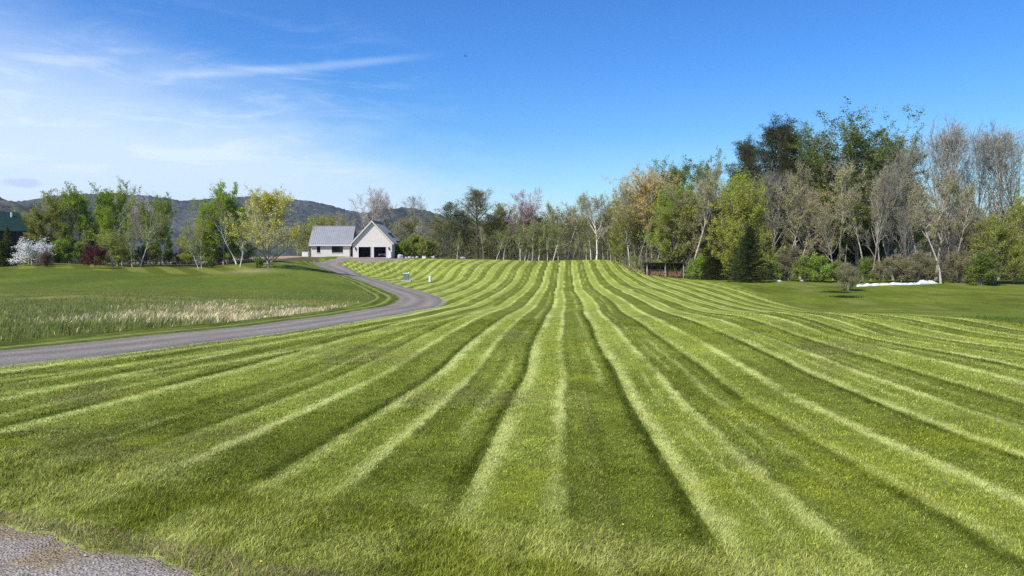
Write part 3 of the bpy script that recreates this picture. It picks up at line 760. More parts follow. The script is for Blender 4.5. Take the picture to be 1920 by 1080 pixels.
TREES = []
WK = dict(green=1.08, olive=1.15, budding=1.25, birch=1.25, tallgreen=1.35, tan=1.2, bigolive=1.15, vase=1.2, pine=1.15, browncone=1.25, darkpine=1.2, purple=1.2, brownbush=1.1, yellowbush=1.1)
NAMES = dict(green='leafy_tree', olive='leafy_tree', bare='bare_tree', budding='budding_tree', birch='birch_tree', tallgreen='leafy_tree', thin='slender_tree',
    vase='budding_tree', purple='budding_tree', tan='budding_tree', white='flowering_tree', redleaf='red_maple_tree', redbush='shrub', greenbush='shrub', yellowbush='shrub',
    brownbush='shrub', fanbare='bare_tree', whitefork='birch_tree', bigolive='leafy_tree', spruce='spruce_tree', cedar='cedar_shrub', pine='pine_tree', darkpine='pine_tree', browncone='pine_tree')
CATS = {'shrub':'shrub','cedar_shrub':'shrub'}
def plant(kind, px, Y, ytop, label, group=None, w=1.0, var=None, lean=0.0, rz=None, sink=0.0):
    ms = PROTO[kind]; i = len(TREES); w = w*WK.get(kind, 1.0)
    tm, cm, top = ms[(var if var is not None else i) % len(ms)]
    X = (px-960)/F*Y*1.0 / (math.cos(PITCH)) * 1.0
    z = gz1(X, Y)
    ztop = world_at(px, ytop, Y).z
    s = (ztop - z)/(top*math.cos(rad(lean)))
    nm = NAMES[kind]
    r = empty(nm, (X, Y, z-sink), 0)
    rzv = rz if rz is not None else (i*2.399) % 6.283
    r.rotation_mode = 'XYZ'
    # lean is a tilt in the plane across the view, applied after the turn about the stem
    r.matrix_world = Matrix.Translation((X, Y, z-sink)) @ Matrix.Rotation(rad(lean), 4, 'Y') @ Matrix.Rotation(rzv, 4, 'Z') @ Matrix.Diagonal((s*w, s*w, s, 1))
    tag(r, label, CATS.get(nm, 'tree'), group)
    link('trunk', tm, r); link('crown', cm, r)
    TREES.append(r)
    return r

# --- left group
G = 'trees along the left side of the meadow'
plant('olive', 52, 131, 384, 'low olive green tree behind the right end of the green roof', G)
plant('olive', 92, 126, 366, 'bushy olive tree behind the white flowering tree', G, w=1.2)
plant('olive', 128, 130, 352, 'olive green tree just right of the white flowering tree, rising over the hill line', G)
plant('green', 156, 128, 337, 'tall round-topped green tree behind the small red maple', G, w=.95)
plant('green', 196, 131, 372, 'dark green tree filling in between the two tallest left trees', G)
plant('green', 222, 122, 329, 'tallest leafy tree of the left group, with pale bare stems at its foot', G, w=1.0)
plant('olive', 213, 117, 428, 'low spreading yellow-green tree right of the red maple', G, w=1.5)
plant('fanbare', 254, 140, 344, 'leafless pinkish grey tree showing above the left group', G)
plant('birch', 264, 118, 362, 'white birch leaning steeply right beside the red maple lawn', G, lean=20, w=.8)
plant('green', 303, 124, 356, 'bright green tree at the right end of the left group', G, w=.85)
plant('budding', 275, 134, 372, 'grey half-leafed tree between the left group and the bright green tree', G)
plant('birch', 249, 117, 412, 'slim birch with a pale stem left of the leaning birch', G, w=.8, lean=-6)
plant('birch', 229, 116.5, 420, 'short birch with a pale straight stem right of the red maple', G, w=.8)
plant('birch', 373, 117, 420, 'white birch leaning left at the near edge of the middle group', G, lean=-17, w=.9)
plant('birch', 379, 117.5, 412, 'thin white birch standing close behind the left-leaning one', G, lean=-7, w=.8)
plant('olive', 366, 124, 398, 'round yellow-green tree above the left-leaning birch', G, w=1.1)
plant('green', 398, 130, 372, 'small green tree left of the tall dark green one', G, w=.75)
plant('green', 420, 125, 337, 'tall dark green tree in the middle of the meadow trees', G, w=1.05, var=1)
plant('birch', 444, 123, 362, 'white birch leaning left through the tall dark green tree', G, lean=-14, w=.9)
plant('birch', 451, 115, 392, 'straight thin birch standing left of the wide yellowish tree', G, w=.8)
plant('olive', 456, 126, 372, 'narrow olive tree between the dark green and the yellowish tree', G, w=.8)
plant('vase', 503, 112.5, 343, 'wide yellow-green budding tree on the bank left of the driveway', G, w=.96)
plant('greenbush', 486, 112, 480, 'low green bush at the foot of the wide yellowish tree', 'bushes at the foot of the left trees', w=1.1)
plant('greenbush', 396, 118, 482, 'low bush beside the stems of the two white birches', 'bushes at the foot of the left trees', w=1.1)
for k, (px, yt) in enumerate(((318,462),(337,470),(352,458),(410,460),(427,452),(464,470))):
    plant('brownbush', px, 127+k % 3, yt, 'leafless brown brush under the trees at the far edge of the meadow', 'brown brush under the left trees', w=1.15)
for k, (px, yt) in enumerate(((118,440),(150,450),(168,455),(196,460),(232,450),(268,455),(290,466))):
    plant('greenbush' if k < 4 else 'brownbush', px, 123+k % 3, yt, 'undergrowth beneath the left group of trees' , 'undergrowth under the left group', w=1.2)
plant('white', 62, 111, 441, 'white flowering tree beside the green roofed house', w=1.15)
plant('redleaf', 179, 108.5, 450, 'small red-leaved maple on the mown lawn')
plant('redbush', 87, 107.5, 468, 'dark reddish bush in front of the white flowering tree', w=1.1)
plant('cedar', 17, 113, 425, 'clipped dark green cedar against the house with the green roof')
plant('cedar', 3, 112, 452, 'small evergreen at the extreme left edge of the lawn', w=1.5)

# --- around the white house
G = 'trees behind the white house'
for px, Y, yt, kd, lb, w in (
  (560,176,422,'budding','thin brownish tree left of the white house on the bank',1.0),
  (577,182,412,'olive','olive tree just behind the left end of the house roof',1.1),
  (604,186,400,'olive','olive tree rising over the left part of the low grey roof',1.1),
  (632,183,396,'olive','broad olive tree over the middle of the low grey roof',1.2),
  (655,178,392,'budding','tawny tree over the right end of the low grey roof',1.0),
  (688,176,346,'fanbare','tall pale nearly leafless tree directly behind the garage gable',1.2),
  (731,180,357,'fanbare','slim pale bare tree right of the garage ridge',.7),
  (712,190,400,'olive','olive tree filling behind the right roof slope of the garage',1.2),
  (786,186,360,'bare','fan-shaped bare tree standing above the hill right of the garage',1.0),
  (748,176,402,'budding','brownish budding tree right of the garage roof',1.2),
  (770,174,398,'olive','olive tree right of the garage with pale forked limbs',1.1),
  (783,164,420,'whitefork','pale forked tree right of the garage among the olive bushes',.8),
  (800,172,404,'budding','brownish tree left of the first dark pine',1.2),
  (822,176,396,'olive','olive tree just left of the first dark pine',1.0)):
    plant(kd, px, Y, yt, lb, G, w=w)
for k, (px, yt) in enumerate(((757,446),(769,438),(781,432),(794,440),(806,445),(818,450),(744,455))):
    plant('yellowbush' if k % 2 else 'greenbush', px, 160+k % 3, yt, 'rounded bush in the thicket right of the garage', 'bushes right of the garage', w=1.0)

# --- far row on the crest
G = 'trees along the crest of the lawn'
for px, Y, yt, kd, lb, w, ln in (
  (846,166,377,'darkpine','dark pine with bluish crown left of the tall brown pine',1.1,0),
  (857,155.5,430,'birch','crooked birch with a white stem under the first dark pine',.8,4),
  (895,163,345,'browncone','tall brownish pine left of centre on the crest',1.05,0),
  (868,170,390,'darkpine','low dark pine just left of the tall brown pine',1.0,0),
  (906,156,420,'thin','straight grey stem under the tall brown pine',.8,0),
  (925,168,378,'olive','olive tree just right of the tall brown pine',1.1,0),
  (931,155.5,425,'birch','white birch leaning right below the olive tree',.8,10),
  (944,156,418,'birch','white birch leaning right, second in the crest row',.8,17),
  (950,170,385,'budding','brown budding tree left of the purplish one',1.1,0),
  (974,166,346,'purple','purplish budding tree standing highest at the middle of the crest',1.1,0),
  (976,155.5,410,'birch','upright white birch under the purplish tree',.8,0),
  (984,156,402,'birch','white birch with a slight right lean right of the purplish tree',.8,6),
  (989,157,430,'birch','short white birch crossing between two upright ones',.7,16),
  (998,155.5,405,'birch','upright white birch, last of the clump right of the purplish tree',.8,-2),
  (1003,168,382,'olive','pale olive tree right of the purplish tree',1.0,0),
  (1026,156,415,'birch','thin birch leaning right near the middle of the crest',.8,8),
  (1030,170,386,'olive','low olive tree directly above the middle stripes',1.2,0),
  (1037,155.5,405,'birch','thick white birch leaning right at the middle of the crest',.9,15),
  (1060,168,384,'budding','brownish tree right of the thick leaning birch',1.1,0),
  (1074,157,430,'thin','thin pale stem right of the middle stripes',.8,3),
  (1085,158,440,'thin','short thin pale stem, second right of the middle stripes',.8,-3),
  (1090,170,372,'budding','grey budding tree left of the white forked one',1.1,0),
  (1099,156,440,'birch','short pale birch with a side fork left of the white forked tree',.9,0),
  (1118,155,360,'whitefork','white forked tree spreading its limbs on the crest',1.0,0),
  (1140,168,358,'budding','grey budding tree just right of the white forked tree',1.1,0),
  (1145,156,400,'thin','grey slender stem right of the white forked tree',.9,0),
  (1154,152,390,'thin','grey slender stem leaning left where the lawn drops',.9,-5),
  (1166,153,372,'thin','pale slender stem beside a slightly thicker one where the lawn drops',.9,-2),
  (1171,148,400,'birch','pale birch at the shoulder where the lawn drops to the right',.8,-3),
  (1163,172,345,'budding','brown budding tree behind the shoulder of the lawn',1.1,0)):
    plant(kd, px, Y, yt, lb, G, w=w, lean=ln)
for k in range(26):
    px = 832+k*13.5; 
    kd = ('olive','budding','olive','darkpine','budding')[k % 5]
    plant(kd, px, 182+(k*7) % 16, 398+(k*5) % 14, 'leafy tree deep behind the front row of the crest', 'background trees behind the crest', w=1.25)

# --- right wood
G = 'front trees of the right wood'
for px, Y, yt, kd, lb, w, ln in (
  (1192,140,330,'thin','slender grey stem left of the tan tree',.9,0),
  (1203,142,345,'thin','slender brown stem under the left edge of the tan tree',.9,3),
  (1213,141,298,'tan','tan-orange budding tree with a broad dome, left of the green tower',1.1,0),
  (1221,139,350,'thin','slender pale stem under the middle of the tan tree',.9,-3),
  (1232,136,395,'birch','white birch leaning right below the tan tree',.8,9),
  (1188,158,338,'budding','grey lacy tree on the left flank of the tan tree',1.2,0),
  (1252,150,300,'budding','thin budding tree just right of the tan dome',1.0,0),
  (1287,145,277,'tallgreen','tall green tree with a spiky top right of the tan dome',1.0,0),
  (1323,148,285,'tallgreen','narrow green spire left of the big dark pine',.6,0),
  (1275,128,410,'thin','pale crooked stem beside the wood shelter',.9,4),
  (1262,138,370,'olive','olive tree above the wood shelter',1.0,0),
  (1310,128,400,'olive','mid-green tree left of the big yellow-green one',1.0,0),
  (1345,134,352,'olive','olive tree behind the left shoulder of the big yellow-green one',1.1,0),
  (1383,112,324,'bigolive','big rounded yellow-green tree behind the spruce',.92,0),
  (1438,132,210,'pine','big dark pine towering over the yellow-green tree',1.05,0),
  (1402,139,245,'pine','dark pine on the left flank of the biggest one',.9,0),
  (1480,128,228,'pine','dark ragged pine between the biggest pine and the lacy green tree',.75,0),
  (1455,120,300,'bare','bare grey tree in front of the big dark pine',1.0,0),
  (1520,126,202,'tallgreen','lacy blue-green topped tree right of the big dark pine',.85,0),
  (1500,117,330,'budding','half-leafed grey tree in front of the lacy green one',1.1,0),
  (1548,124,262,'budding','tall sparse tree left of the tallest green tree',1.0,0),
  (1605,121,183,'tallgreen','tallest green tree of the right wood',1.12,0),
  (1577,118,300,'thin','slim stem under the tallest green tree',1.0,2),
  (1640,128,222,'tallgreen','green tree leaning on the right side of the tallest one',.8,0),
  (1688,124,232,'tallgreen','rounded green-topped tree left of the bare crowns',.95,0),
  (1562,112,360,'budding','short budding tree right of the half-leafed grey one',.9,0),
  (1632,114,300,'bare','bare tree with a pale stem leaning right below the tallest green tree',.8,6),
  (1662,117,290,'bare','bare brown tree below the rounded green-topped tree',.9,0),
  (1712,119,250,'bare','bare tree just right of the rounded green-topped tree',.8,-2),
  (1755,118,203,'bare','tallest bare tree, its fine crown against the sky',1.0,0),
  (1736,112,300,'thin','slender pale stem left of the tallest bare tree',1.0,0),
  (1783,122,222,'bare','bare tree close right of the tallest bare one',.85,0),
  (1764,108.5,335,'thin','straight pale grey trunk rising behind the end of the white mound',1.1,0),
  (1805,117,330,'bare','short dull bare tree in the gap between the two high bare crowns',.9,0),
  (1838,121,226,'bare','high bare tree left of the last one at the right edge',.9,0),
  (1872,118,212,'bare','broad bare tree near the right edge of the photo',1.05,0),
  (1905,124,232,'bare','bare tree cut by the right edge of the photo',.95,0),
  (1700,112,380,'bare','low tangled bare tree left of the white mound end',.9,-5),
  (1822,112,420,'brownbush','big brown leafless bush left of the yellow-green one at the right',1.0,0),
  (1862,108,392,'yellowbush','large yellow-green bush near the right edge',1.0,0),
  (1912,112,345,'olive','dull olive tree at the right edge of the photo',.9,0),
  (1900,107,440,'yellowbush','yellow-green bush at the very right edge of the lawn',1.0,0),
  (1840,105.5,462,'greenbush','lower green bush at the foot of the large yellow-green one',1.3,0)):
    plant(kd, px, Y, yt, lb, G, w=w, lean=ln)
plant('spruce', 1402, 102, 424, 'conical dark spruce standing out on the lawn edge', None, w=1.0, var=0)
plant('spruce', 1340, 116, 440, 'dim spruce in the shade left of the conical one', None, w=1.2, var=1)
plant('brownbush', 1591, 90, 489, 'round brown twiggy shrub standing on the open lawn', None, w=1.15)
G = 'low bushes along the foot of the right wood'
for px, Y, yt, kd, lb, w in (
  (1450,110,470,'greenbush','dull green bush right of the spruce',1.3),(1478,109,455,'brownbush','brown bush second right of the spruce',1.2),
  (1505,107,474,'greenbush','green bush left of the bright one',1.2),(1535,106,468,'greenbush','bright green bush left of the brown lawn shrub',1.2),
  (1620,106,478,'greenbush','bright green bush behind the brown lawn shrub',1.1),(1572,108,482,'greenbush','low green bush directly left of the brown lawn shrub',1.2),
  (1655,110,480,'brownbush','brown brush behind the left half of the white mound',1.3),(1690,111,472,'brownbush','brown brush behind the middle of the white mound',1.3),
  (1722,110,465,'brownbush','brown brush behind the right end of the white mound',1.3),(1742,112,478,'yellowbush','small yellow-green bush between bare stems behind the mound',.9),
  (1795,110,468,'brownbush','brown brush right of the pale grey trunk',1.3),(1320,118,470,'greenbush','dark green bush left of the dim spruce',1.3),
  (1300,120,480,'greenbush','dark green bush right of the wood shelter',1.2),(1190,137,478,'greenbush','small bush on the slope above the wood shelter',1.1)):
    plant(kd, px, Y, yt, lb, G, w=w)
for k in range(22):
    px = (1010, 1047, 1064, 1108, 1131, 1150, 1180, 1197, 1226, 1243, 1296, 1335, 1470, 1490, 1533, 1585, 1617, 1648, 1675, 1722, 1790, 1828)[k]
    Y = 156+k % 3 if px < 1170 else (139+k % 3 if px < 1250 else 119-(px-1250)*.012+k % 4)
    plant('thin' if k % 3 or px > 1250 else 'birch', px, Y, (395, 372, 352, 380)[k % 4] - (60 if px > 1250 else 0), 'slender pale stem among the front trunks at the edge of the wood', 'slender pale stems along the edge of the wood', w=.9, lean=(4,-3,7,-6,1)[k % 5])
# deeper rows, nothing tells them apart
g2 = 'background trees deep in the right wood'
rs = random.Random(5)
sky = [(1150,372),(1180,345),(1215,318),(1260,310),(1330,325),(1400,285),(1500,262),(1600,262),(1700,300),(1800,300),(1960,300)]
def skyline(px):
    for (a, b), (c, d) in zip(sky, sky[1:]):
        if a <= px <= c: return b+(d-b)*(px-a)/(c-a)
    return 340
for k in range(86):
    px = 1160+ (k*9.45) % 800 + rs.uniform(-5,5); row = k//29
    Y = 128+row*13+rs.uniform(-4,4) + (18 if px < 1250 else 0)
    kd = rs.choice(['olive','budding','budding','olive','bare','green'] if px < 1640 else ['bare','bare','budding','bare','thin','olive'])
    plant(kd, px, Y, skyline(px)+rs.uniform(12,60)+(50 if px > 1640 else 0), 'tree deep in the wood behind the front rows of trunks', g2, w=1.15, lean=rs.uniform(-3,3))

# tangled underbrush inside the wood: nobody could count it
def underbrush():
    rg = np.random.default_rng(321); acc = Acc()
    n = 60000
    x = rg.uniform(20, 122, n*2); y = rg.uniform(112, 175, n*2)
    edge = 121-.085*np.clip(x-24,0,99)+ (fbm(x*.2,x*0,71,2)-.5)*3
    k = (y > edge+1.5) & (x < .78*y) & (x > .135*y); x, y = x[k][:n], y[k][:n]
    dens = fbm(x*.12, y*.12, 81, 3); k = dens > .36; x, y, dens = x[k], y[k], dens[k]
    m = len(x); top = 1.0+6.5*sm(.36,.75,dens)
    z = gz(x, y); zz = z + top*rg.uniform(0,1,m)**1.4
    cards(acc, np.stack([x,y,zz],1)[:m//2], .30, .6, rg, 0, (.17,.175,.055), jit=.45)
    d = rg.normal(0,.5,(m-m//2,3)); d[:,2] = np.abs(d[:,2])+.7
    twigs(acc, np.stack([x,y,zz-.6],1)[m//2:], d, 1.7, .05, rg, 0, (.26,.225,.17))
    # the same behind the crest row and behind the left trees
    for (x0,x1,y0,y1,cnt,h) in ((-22,24,158,190,26000,5.0),(-135,-42,124,136,12000,3.0),(-48,-30,170,190,7000,5.0)):
        x = rg.uniform(x0,x1,cnt); y = rg.uniform(y0,y1,cnt); z = gz(x,y); dn = fbm(x*.2,y*.2,82,3)
        k = (dn > .35) & ~((x > -66) & (x < -55)&(y < 140)); x,y,z,dn = x[k],y[k],z[k],dn[k]; m = len(x)
        zz = z + h*(.3+dn)*rg.uniform(0,1,m)**1.2
        cards(acc, np.stack([x,y,zz],1)[:m*2//3], .30, .6, rg, 0, (.17,.18,.055), jit=.45)
        d = rg.normal(0,.5,(m-m*2//3,3)); d[:,2] = np.abs(d[:,2])+.7
        twigs(acc, np.stack([x,y,zz-.5],1)[m*2//3:], d, 1.4, .045, rg, 0, (.26,.225,.17))
    me = acc.mesh('underbrush', [M['leaf']])
    tag(link('underbrush', me), 'tangled twigs and young leaves filling the floor of the woods', 'undergrowth', kind='stuff')
underbrush()

# ------------------------------------------------------------------ hills
def hill_mat(name, a, b, sc):
    m, nt, bs = mat(name, 1.0, .05)
    N = nt.nodes; L = nt.links; geo = N.new('ShaderNodeNewGeometry')
    n1 = N.new('ShaderNodeTexNoise'); n1.inputs['Scale'].default_value = sc; n1.inputs['Detail'].default_value = 6; n1.inputs['Roughness'].default_value = .7
    v = N.new('ShaderNodeTexVoronoi'); v.inputs['Scale'].default_value = .085
    L.new(geo.outputs['Position'], n1.inputs['Vector']); L.new(geo.outputs['Position'], v.inputs['Vector'])
    r = N.new('ShaderNodeValToRGB'); r.color_ramp.elements[0].position = .4; r.color_ramp.elements[1].position = .62
    r.color_ramp.elements[0].color = (*a,1); r.color_ramp.elements[1].color = (*b,1); L.new(n1.outputs['Fac'], r.inputs[0])
    sp = N.new('ShaderNodeSeparateColor'); L.new(v.outputs['Color'], sp.inputs[0])
    mr = N.new('ShaderNodeMapRange'); mr.inputs[3].default_value = .55; mr.inputs[4].default_value = 1.5; L.new(sp.outputs[0], mr.inputs[0])
    vm = N.new('ShaderNodeVectorMath'); vm.operation = 'SCALE'; L.new(r.outputs[0], vm.inputs[0]); L.new(mr.outputs[0], vm.inputs['Scale'])
    L.new(vm.outputs[0], bs.inputs['Base Color'])
    return m
M['hill'] = hill_mat('wooded_hillside', (.032,.040,.036), (.078,.082,.062), .006)
def hill(D, sky, depth, seed, amp=7, x0=None, x1=None):
    """a wooded ridge D metres away whose crest follows the given skyline"""
    px = np.arange(sky[0][0], sky[-1][0]+.1, 2.0)
    ys = np.interp(px, [s[0] for s in sky], [s[1] for s in sky])
    nd = 60; t = np.linspace(0, 1.25, nd)
    PX, T_ = np.meshgrid(px, t, indexing='ij'); YS = np.repeat(ys[:,None], nd, 1)
    Yd = D - depth + depth*T_
    X = (PX-960)/F*Yd*(1 + 0*T_)
    ztop = EYE + (470-YS)/F*D
    prof = np.where(T_ <= 1, T_**1.15, 1-.35*((T_-1)/.25)**2)
    Z = (EYE-14) + (ztop-(EYE-14))*prof
    Z = Z + (fbm(X/14, Yd/14, seed, 3)-.35)*amp*2*np.clip(prof,.1,1) + (fbm(X/160,Yd/160,seed+3,3)-.5)*30*np.sin(np.clip(T_,0,1)*math.pi)
    I = np.arange(X.size).reshape(X.shape)
    q = np.stack([I[:-1,:-1],I[1:,:-1],I[1:,1:],I[:-1,1:]],-1).reshape(-1,4)
    me = fastmesh('hills', np.stack([X.ravel(),Yd.ravel(),Z.ravel()],1), [q], [M['hill']])
    tag(link('hills', me), kind='structure')
hill(2600, [(-500,385),(-200,372),(20,381),(60,377),(110,369),(160,366),(230,364),(290,370),(315,373),(345,378),(372,376),(430,371),(500,371),(555,376),(590,380),(625,388),(660,397),(700,404),(800,412),(960,420),(1200,428),(1500,425),(2000,415),(2500,410)], 900, 101, 8)
hill(1900, [(560,440),(640,415),(680,402),(715,394),(750,391),(780,393),(805,399),(840,409),(900,425),(960,440)], 600, 102, 7)
hill(900, [(-400,360),(-60,362),(0,370),(30,379),(60,388),(90,402),(140,430),(200,450)], 350, 103, 5)

# ------------------------------------------------------------------ white house with garage
M['siding'] = noisy('painted_board_siding', (.72,.645,.585), (.77,.69,.63), 1.3, .75, .25)
def board_lines(m, period, axis=0, dark=.82):
    nt = m.node_tree; N = nt.nodes; L = nt.links; b = N['Principled BSDF']
    src = b.inputs['Base Color'].links[0].from_socket
    tc = N.new('ShaderNodeTexCoord'); sx = N.new('ShaderNodeSeparateXYZ'); L.new(tc.outputs['Object'], sx.inputs[0])
    md = N.new('ShaderNodeMath'); md.operation = 'MODULO'; md.inputs[1].default_value = period
    ab = N.new('ShaderNodeMath'); ab.operation = 'ADD'; ab.inputs[1].default_value = 500*period; L.new(sx.outputs[axis], ab.inputs[0]); L.new(ab.outputs[0], md.inputs[0])
    lt = N.new('ShaderNodeMath'); lt.operation = 'LESS_THAN'; lt.inputs[1].default_value = period*.09; L.new(md.outputs[0], lt.inputs[0])
    mr = N.new('ShaderNodeMapRange'); mr.inputs[3].default_value = 1; mr.inputs[4].default_value = dark; L.new(lt.outputs[0], mr.inputs[0])
    vm = N.new('ShaderNodeVectorMath'); vm.operation = 'SCALE'; L.new(src, vm.inputs[0]); L.new(mr.outputs[0], vm.inputs['Scale'])
    L.new(vm.outputs[0], b.inputs['Base Color'])
board_lines(M['siding'], .3)
M['trim'] = noisy('white_trim', (.70,.68,.66), (.74,.72,.70), 2, .5, .4)
M['roofmetal'] = noisy('standing_seam_metal', (.27,.275,.285), (.31,.315,.325), .7, .45, .5, .35)
board_lines(M['roofmetal'], .42, 0, .80)
M['roofmetal2'] = noisy('standing_seam_metal_side', (.27,.275,.285), (.31,.315,.325), .7, .45, .5, .35)
board_lines(M['roofmetal2'], .42, 1, .80)
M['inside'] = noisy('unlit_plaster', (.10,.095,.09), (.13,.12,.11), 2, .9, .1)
M['black'] = noisy('black_metal', (.015,.015,.017), (.025,.025,.027), 5, .4, .4)
M['concrete'] = noisy('concrete', (.42,.41,.39), (.52,.50,.48), 4, .9, .2)
M['glass'], _nt, _b = mat('window_glass', .06, .6); _b.inputs['Base Color'].default_value = (.012,.014,.017,1)
M['whitepaint'] = noisy('white_plastic', (.74,.74,.73), (.80,.80,.79), 4, .4, .5)

def white_house():
    O = Vector((-33.0, 155.0, 0)); 
    zb = max(gz1(-33,155), gz1(-25,155), gz1(-29,155))+.02
    r = empty('white_house', (-33.0, 155.0, zb)); tag(r, 'pale board-sided house with grey metal roofs and a two-door gabled garage', 'house')
    W = 8.1; HE = 3.15; HR = 7.45; DP = 11.0; xm = W/2
    # garage walls: front with two real openings
    w = MB(); d1 = (1.18, 3.72); d2 = (4.36, 6.88); dh = 2.18; th = .2
    w.box(0, d1[0], 0, th, -.6, dh); w.box(d1[1], d2[0], 0, th, -.6, dh); w.box(d2[1], W, 0, th, -.6, dh)
    w.prism_y([(0,dh),(W,dh),(W,HE),(xm,HR-.02),(0,HE)], 0, th)
    w.box(0, th, th, DP-th, -.6, HE); w.box(W-th, W, th, DP-th, -.6, HE)
    w.prism_y([(0,-.6),(W,-.6),(W,HE),(xm,HR-.02),(0,HE)], DP-th, DP)
    w.build('wall', M['siding'], r)
    f = MB(); f.box(th, W-th, th, DP-th, -.1, .02); f.build('garage_floor', M['concrete'], r)
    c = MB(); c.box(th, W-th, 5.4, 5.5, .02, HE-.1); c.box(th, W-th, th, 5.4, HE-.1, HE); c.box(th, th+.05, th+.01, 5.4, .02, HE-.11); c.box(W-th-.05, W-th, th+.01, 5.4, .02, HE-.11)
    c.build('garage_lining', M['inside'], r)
    for a, b in (d1, d2):
        t = MB(); t.box(a-.14, a, -.035, .21, -.05, dh+.14); t.box(b, b+.14, -.035, .21, -.05, dh+.14); t.box(a, b, -.035, .21, dh, dh+.14)
        t.build('door_frame', M['trim'], r)
        t = MB()
        for k in range(4): t.box(a+.03, b-.03, .35+k*.55, .87+k*.55, dh+.10, dh+.14)
        t.build('raised_door', M['trim'], r)
    # roof: two slabs, rake trim, seams in the sheet
    ov = .42; g = (HR-HE)/xm; ts = .14
    for s, nm in ((-1,'l'), (1,'r')):
        x_e = -ov if s < 0 else W+ov; z_e = HE - ov*g
        prof = [(xm, HR), (x_e, z_e), (x_e, z_e+ts*1.35), (xm, HR+ts*1.35)]
        m = MB(); m.prism_y(prof, -.42, DP+.42); rf = m.build('roof', M['roofmetal2'], r)
        k = MB(); pr2 = [(xm, HR-.14), (x_e, z_e-.14), (x_e, z_e+ts*1.15), (xm, HR+ts*1.15)]
        k.prism_y(pr2, -.46, -.423); k.build('rake_trim', M['siding'], rf)
        k = MB()
        for q in range(27):
            yy = -.4+q*.44
            k.prism_y([(xm, HR+ts*1.35), (x_e, z_e+ts*1.35), (x_e, z_e+ts*1.35+.05), (xm, HR+ts*1.35+.05)], yy, yy+.04)
        k.build('seam', M['roofmetal2'], rf)
        if s > 0:
            for (fx, y0, y1) in ((.56, 4.8, 9.6), (.93, 5.2, 10.9)):
                xx = xm+(x_e-xm)*fx; zz = HR+(z_e-HR)*fx+ts*1.35
                k = MB(); k.box(xx-.05, xx+.03, y0, y1, zz+.0, zz+.28); k.build('snow_guard', M['black'], rf)
    k = MB(); k.box(xm-.12, xm+.12, -.44, DP+.44, HR+ts*1.35-.02, HR+ts*1.35+.07); k.build('ridge_cap', M['roofmetal2'], r)
    # wall lamps
    for x in (.58, 7.52):
        lp = MB(); lp.box(x-.09, x+.09, -.04, -.002, 1.72, 1.95); lp.cyl(x, -.14, 1.55, 2.05, .10, 8, .13); l = lp.build('wall_lamp', M['black'], r)
        cp = MB(); cp.cyl(x, -.14, 2.053, 2.2, .16, 8, .03); cp.build('lamp_cap', M['black'], l)
    # meter box on the right corner
    b = MB(); b.box(7.56, 7.98, -.30, -.003, -.05, .62); b.box(7.62, 7.92, -.22, -.004, .63, 1.35); b.build('meter_cabinet', M['whitepaint'], r, .02)
    # ------- low wing, to the left and set back
    x0, x1 = -9.45, -1.35; y0 = 3.0; dpt = 6.6; he = 2.98; hr = 6.55; ym = y0+dpt/2
    wins = [(-8.25,-7.5), (-5.1,-2.72)]; wz0, wz1 = .98, 2.42
    w = MB(); xs = x0
    for a, b in wins:
        w.box(xs, a, y0, y0+.2, -.6, he); w.box(a, b, y0, y0+.2, -.6, wz0); w.box(a, b, y0, y0+.2, wz1, he); xs = b
    w.box(xs, x1, y0, y0+.2, -.6, he)
    w.box(x0, x1, y0+dpt-.2, y0+dpt, -.6, he)
    for xa in (x0, x1-.2):
        w.prism_x([(y0+.2,-.6),(y0+dpt-.2,-.6),(y0+dpt-.2,he),(ym,hr-.25),(y0+.2,he)], xa, xa+.2)
    w.build('wall', M['siding'], r)
    lk = MB(); lk.box(-1.35, 0, y0+1.6, y0+1.8, -.6, 3.0); lk.box(-1.35, 0, y0+1.8, y0+5, 2.9, 3.0); lk.build('link_wall', M['black'], r)
    base = MB(); base.box(x0-.02, x1+.02, y0-.06, y0-.003, -.6, .12); base.build('plinth', M['concrete'], r)
    for a, b in wins:
        fr = MB(); e = .06
        fr.box(a, a+e, y0+.02, y0+.12, wz0, wz1); fr.box(b-e, b, y0+.02, y0+.12, wz0, wz1); fr.box(a+e, b-e, y0+.02, y0+.12, wz0, wz0+e); fr.box(a+e, b-e, y0+.02, y0+.12, wz1-e, wz1)
        if b-a > 1: fr.box((a+b)/2-.04, (a+b)/2+.04, y0+.03, y0+.11, wz0+e, wz1-e)
        o = fr.build('window', M['black'], r)
        p = MB(); p.box(a+e, b-e, y0+.06, y0+.075, wz0+e, wz1-e); p.build('pane', M['glass'], o)
        p = MB(); p.box(a-.06, b+.06, y0-.07, y0-.002, wz0-.08, wz0); p.build('sill', M['trim'], o)
    for s in (-1, 1):
        yo = y0-.45 if s < 0 else y0+dpt+.45; g2 = (hr-he)/(dpt/2); ze = he-.45*g2
        m = MB(); m.prism_x([(ym,hr),(yo,ze),(yo,ze+.19),(ym,hr+.19)], x0-.35, x1+.55); rf = m.build('roof', M['roofmetal'], r)
        m = MB(); m.box(x0-.36, x1+.56, min(yo,yo+s*.05)-.0, max(yo,yo+s*.05), ze-.10, ze+.17); m.build('gutter', M['siding'], rf)
        k = MB()
        for q in range(22):
            xx = x0-.3+q*.41
            k.prism_x([(ym,hr+.19),(yo,ze+.19),(yo,ze+.24),(ym,hr+.24)], xx, xx+.04)
        k.build('seam', M['roofmetal'], rf)
        for xa in (x0-.39, x1+.553):
            k = MB(); k.prism_x([(ym,hr-.02),(yo,ze-.02),(yo,ze+.16),(ym,hr+.16)], xa, xa+.037); k.build('rake_trim', M['siding'], rf)
    k = MB(); k.box(x0-.37, x1+.57, ym-.12, ym+.12, hr+.17, hr+.26); k.build('ridge_cap', M['roofmetal'], r)
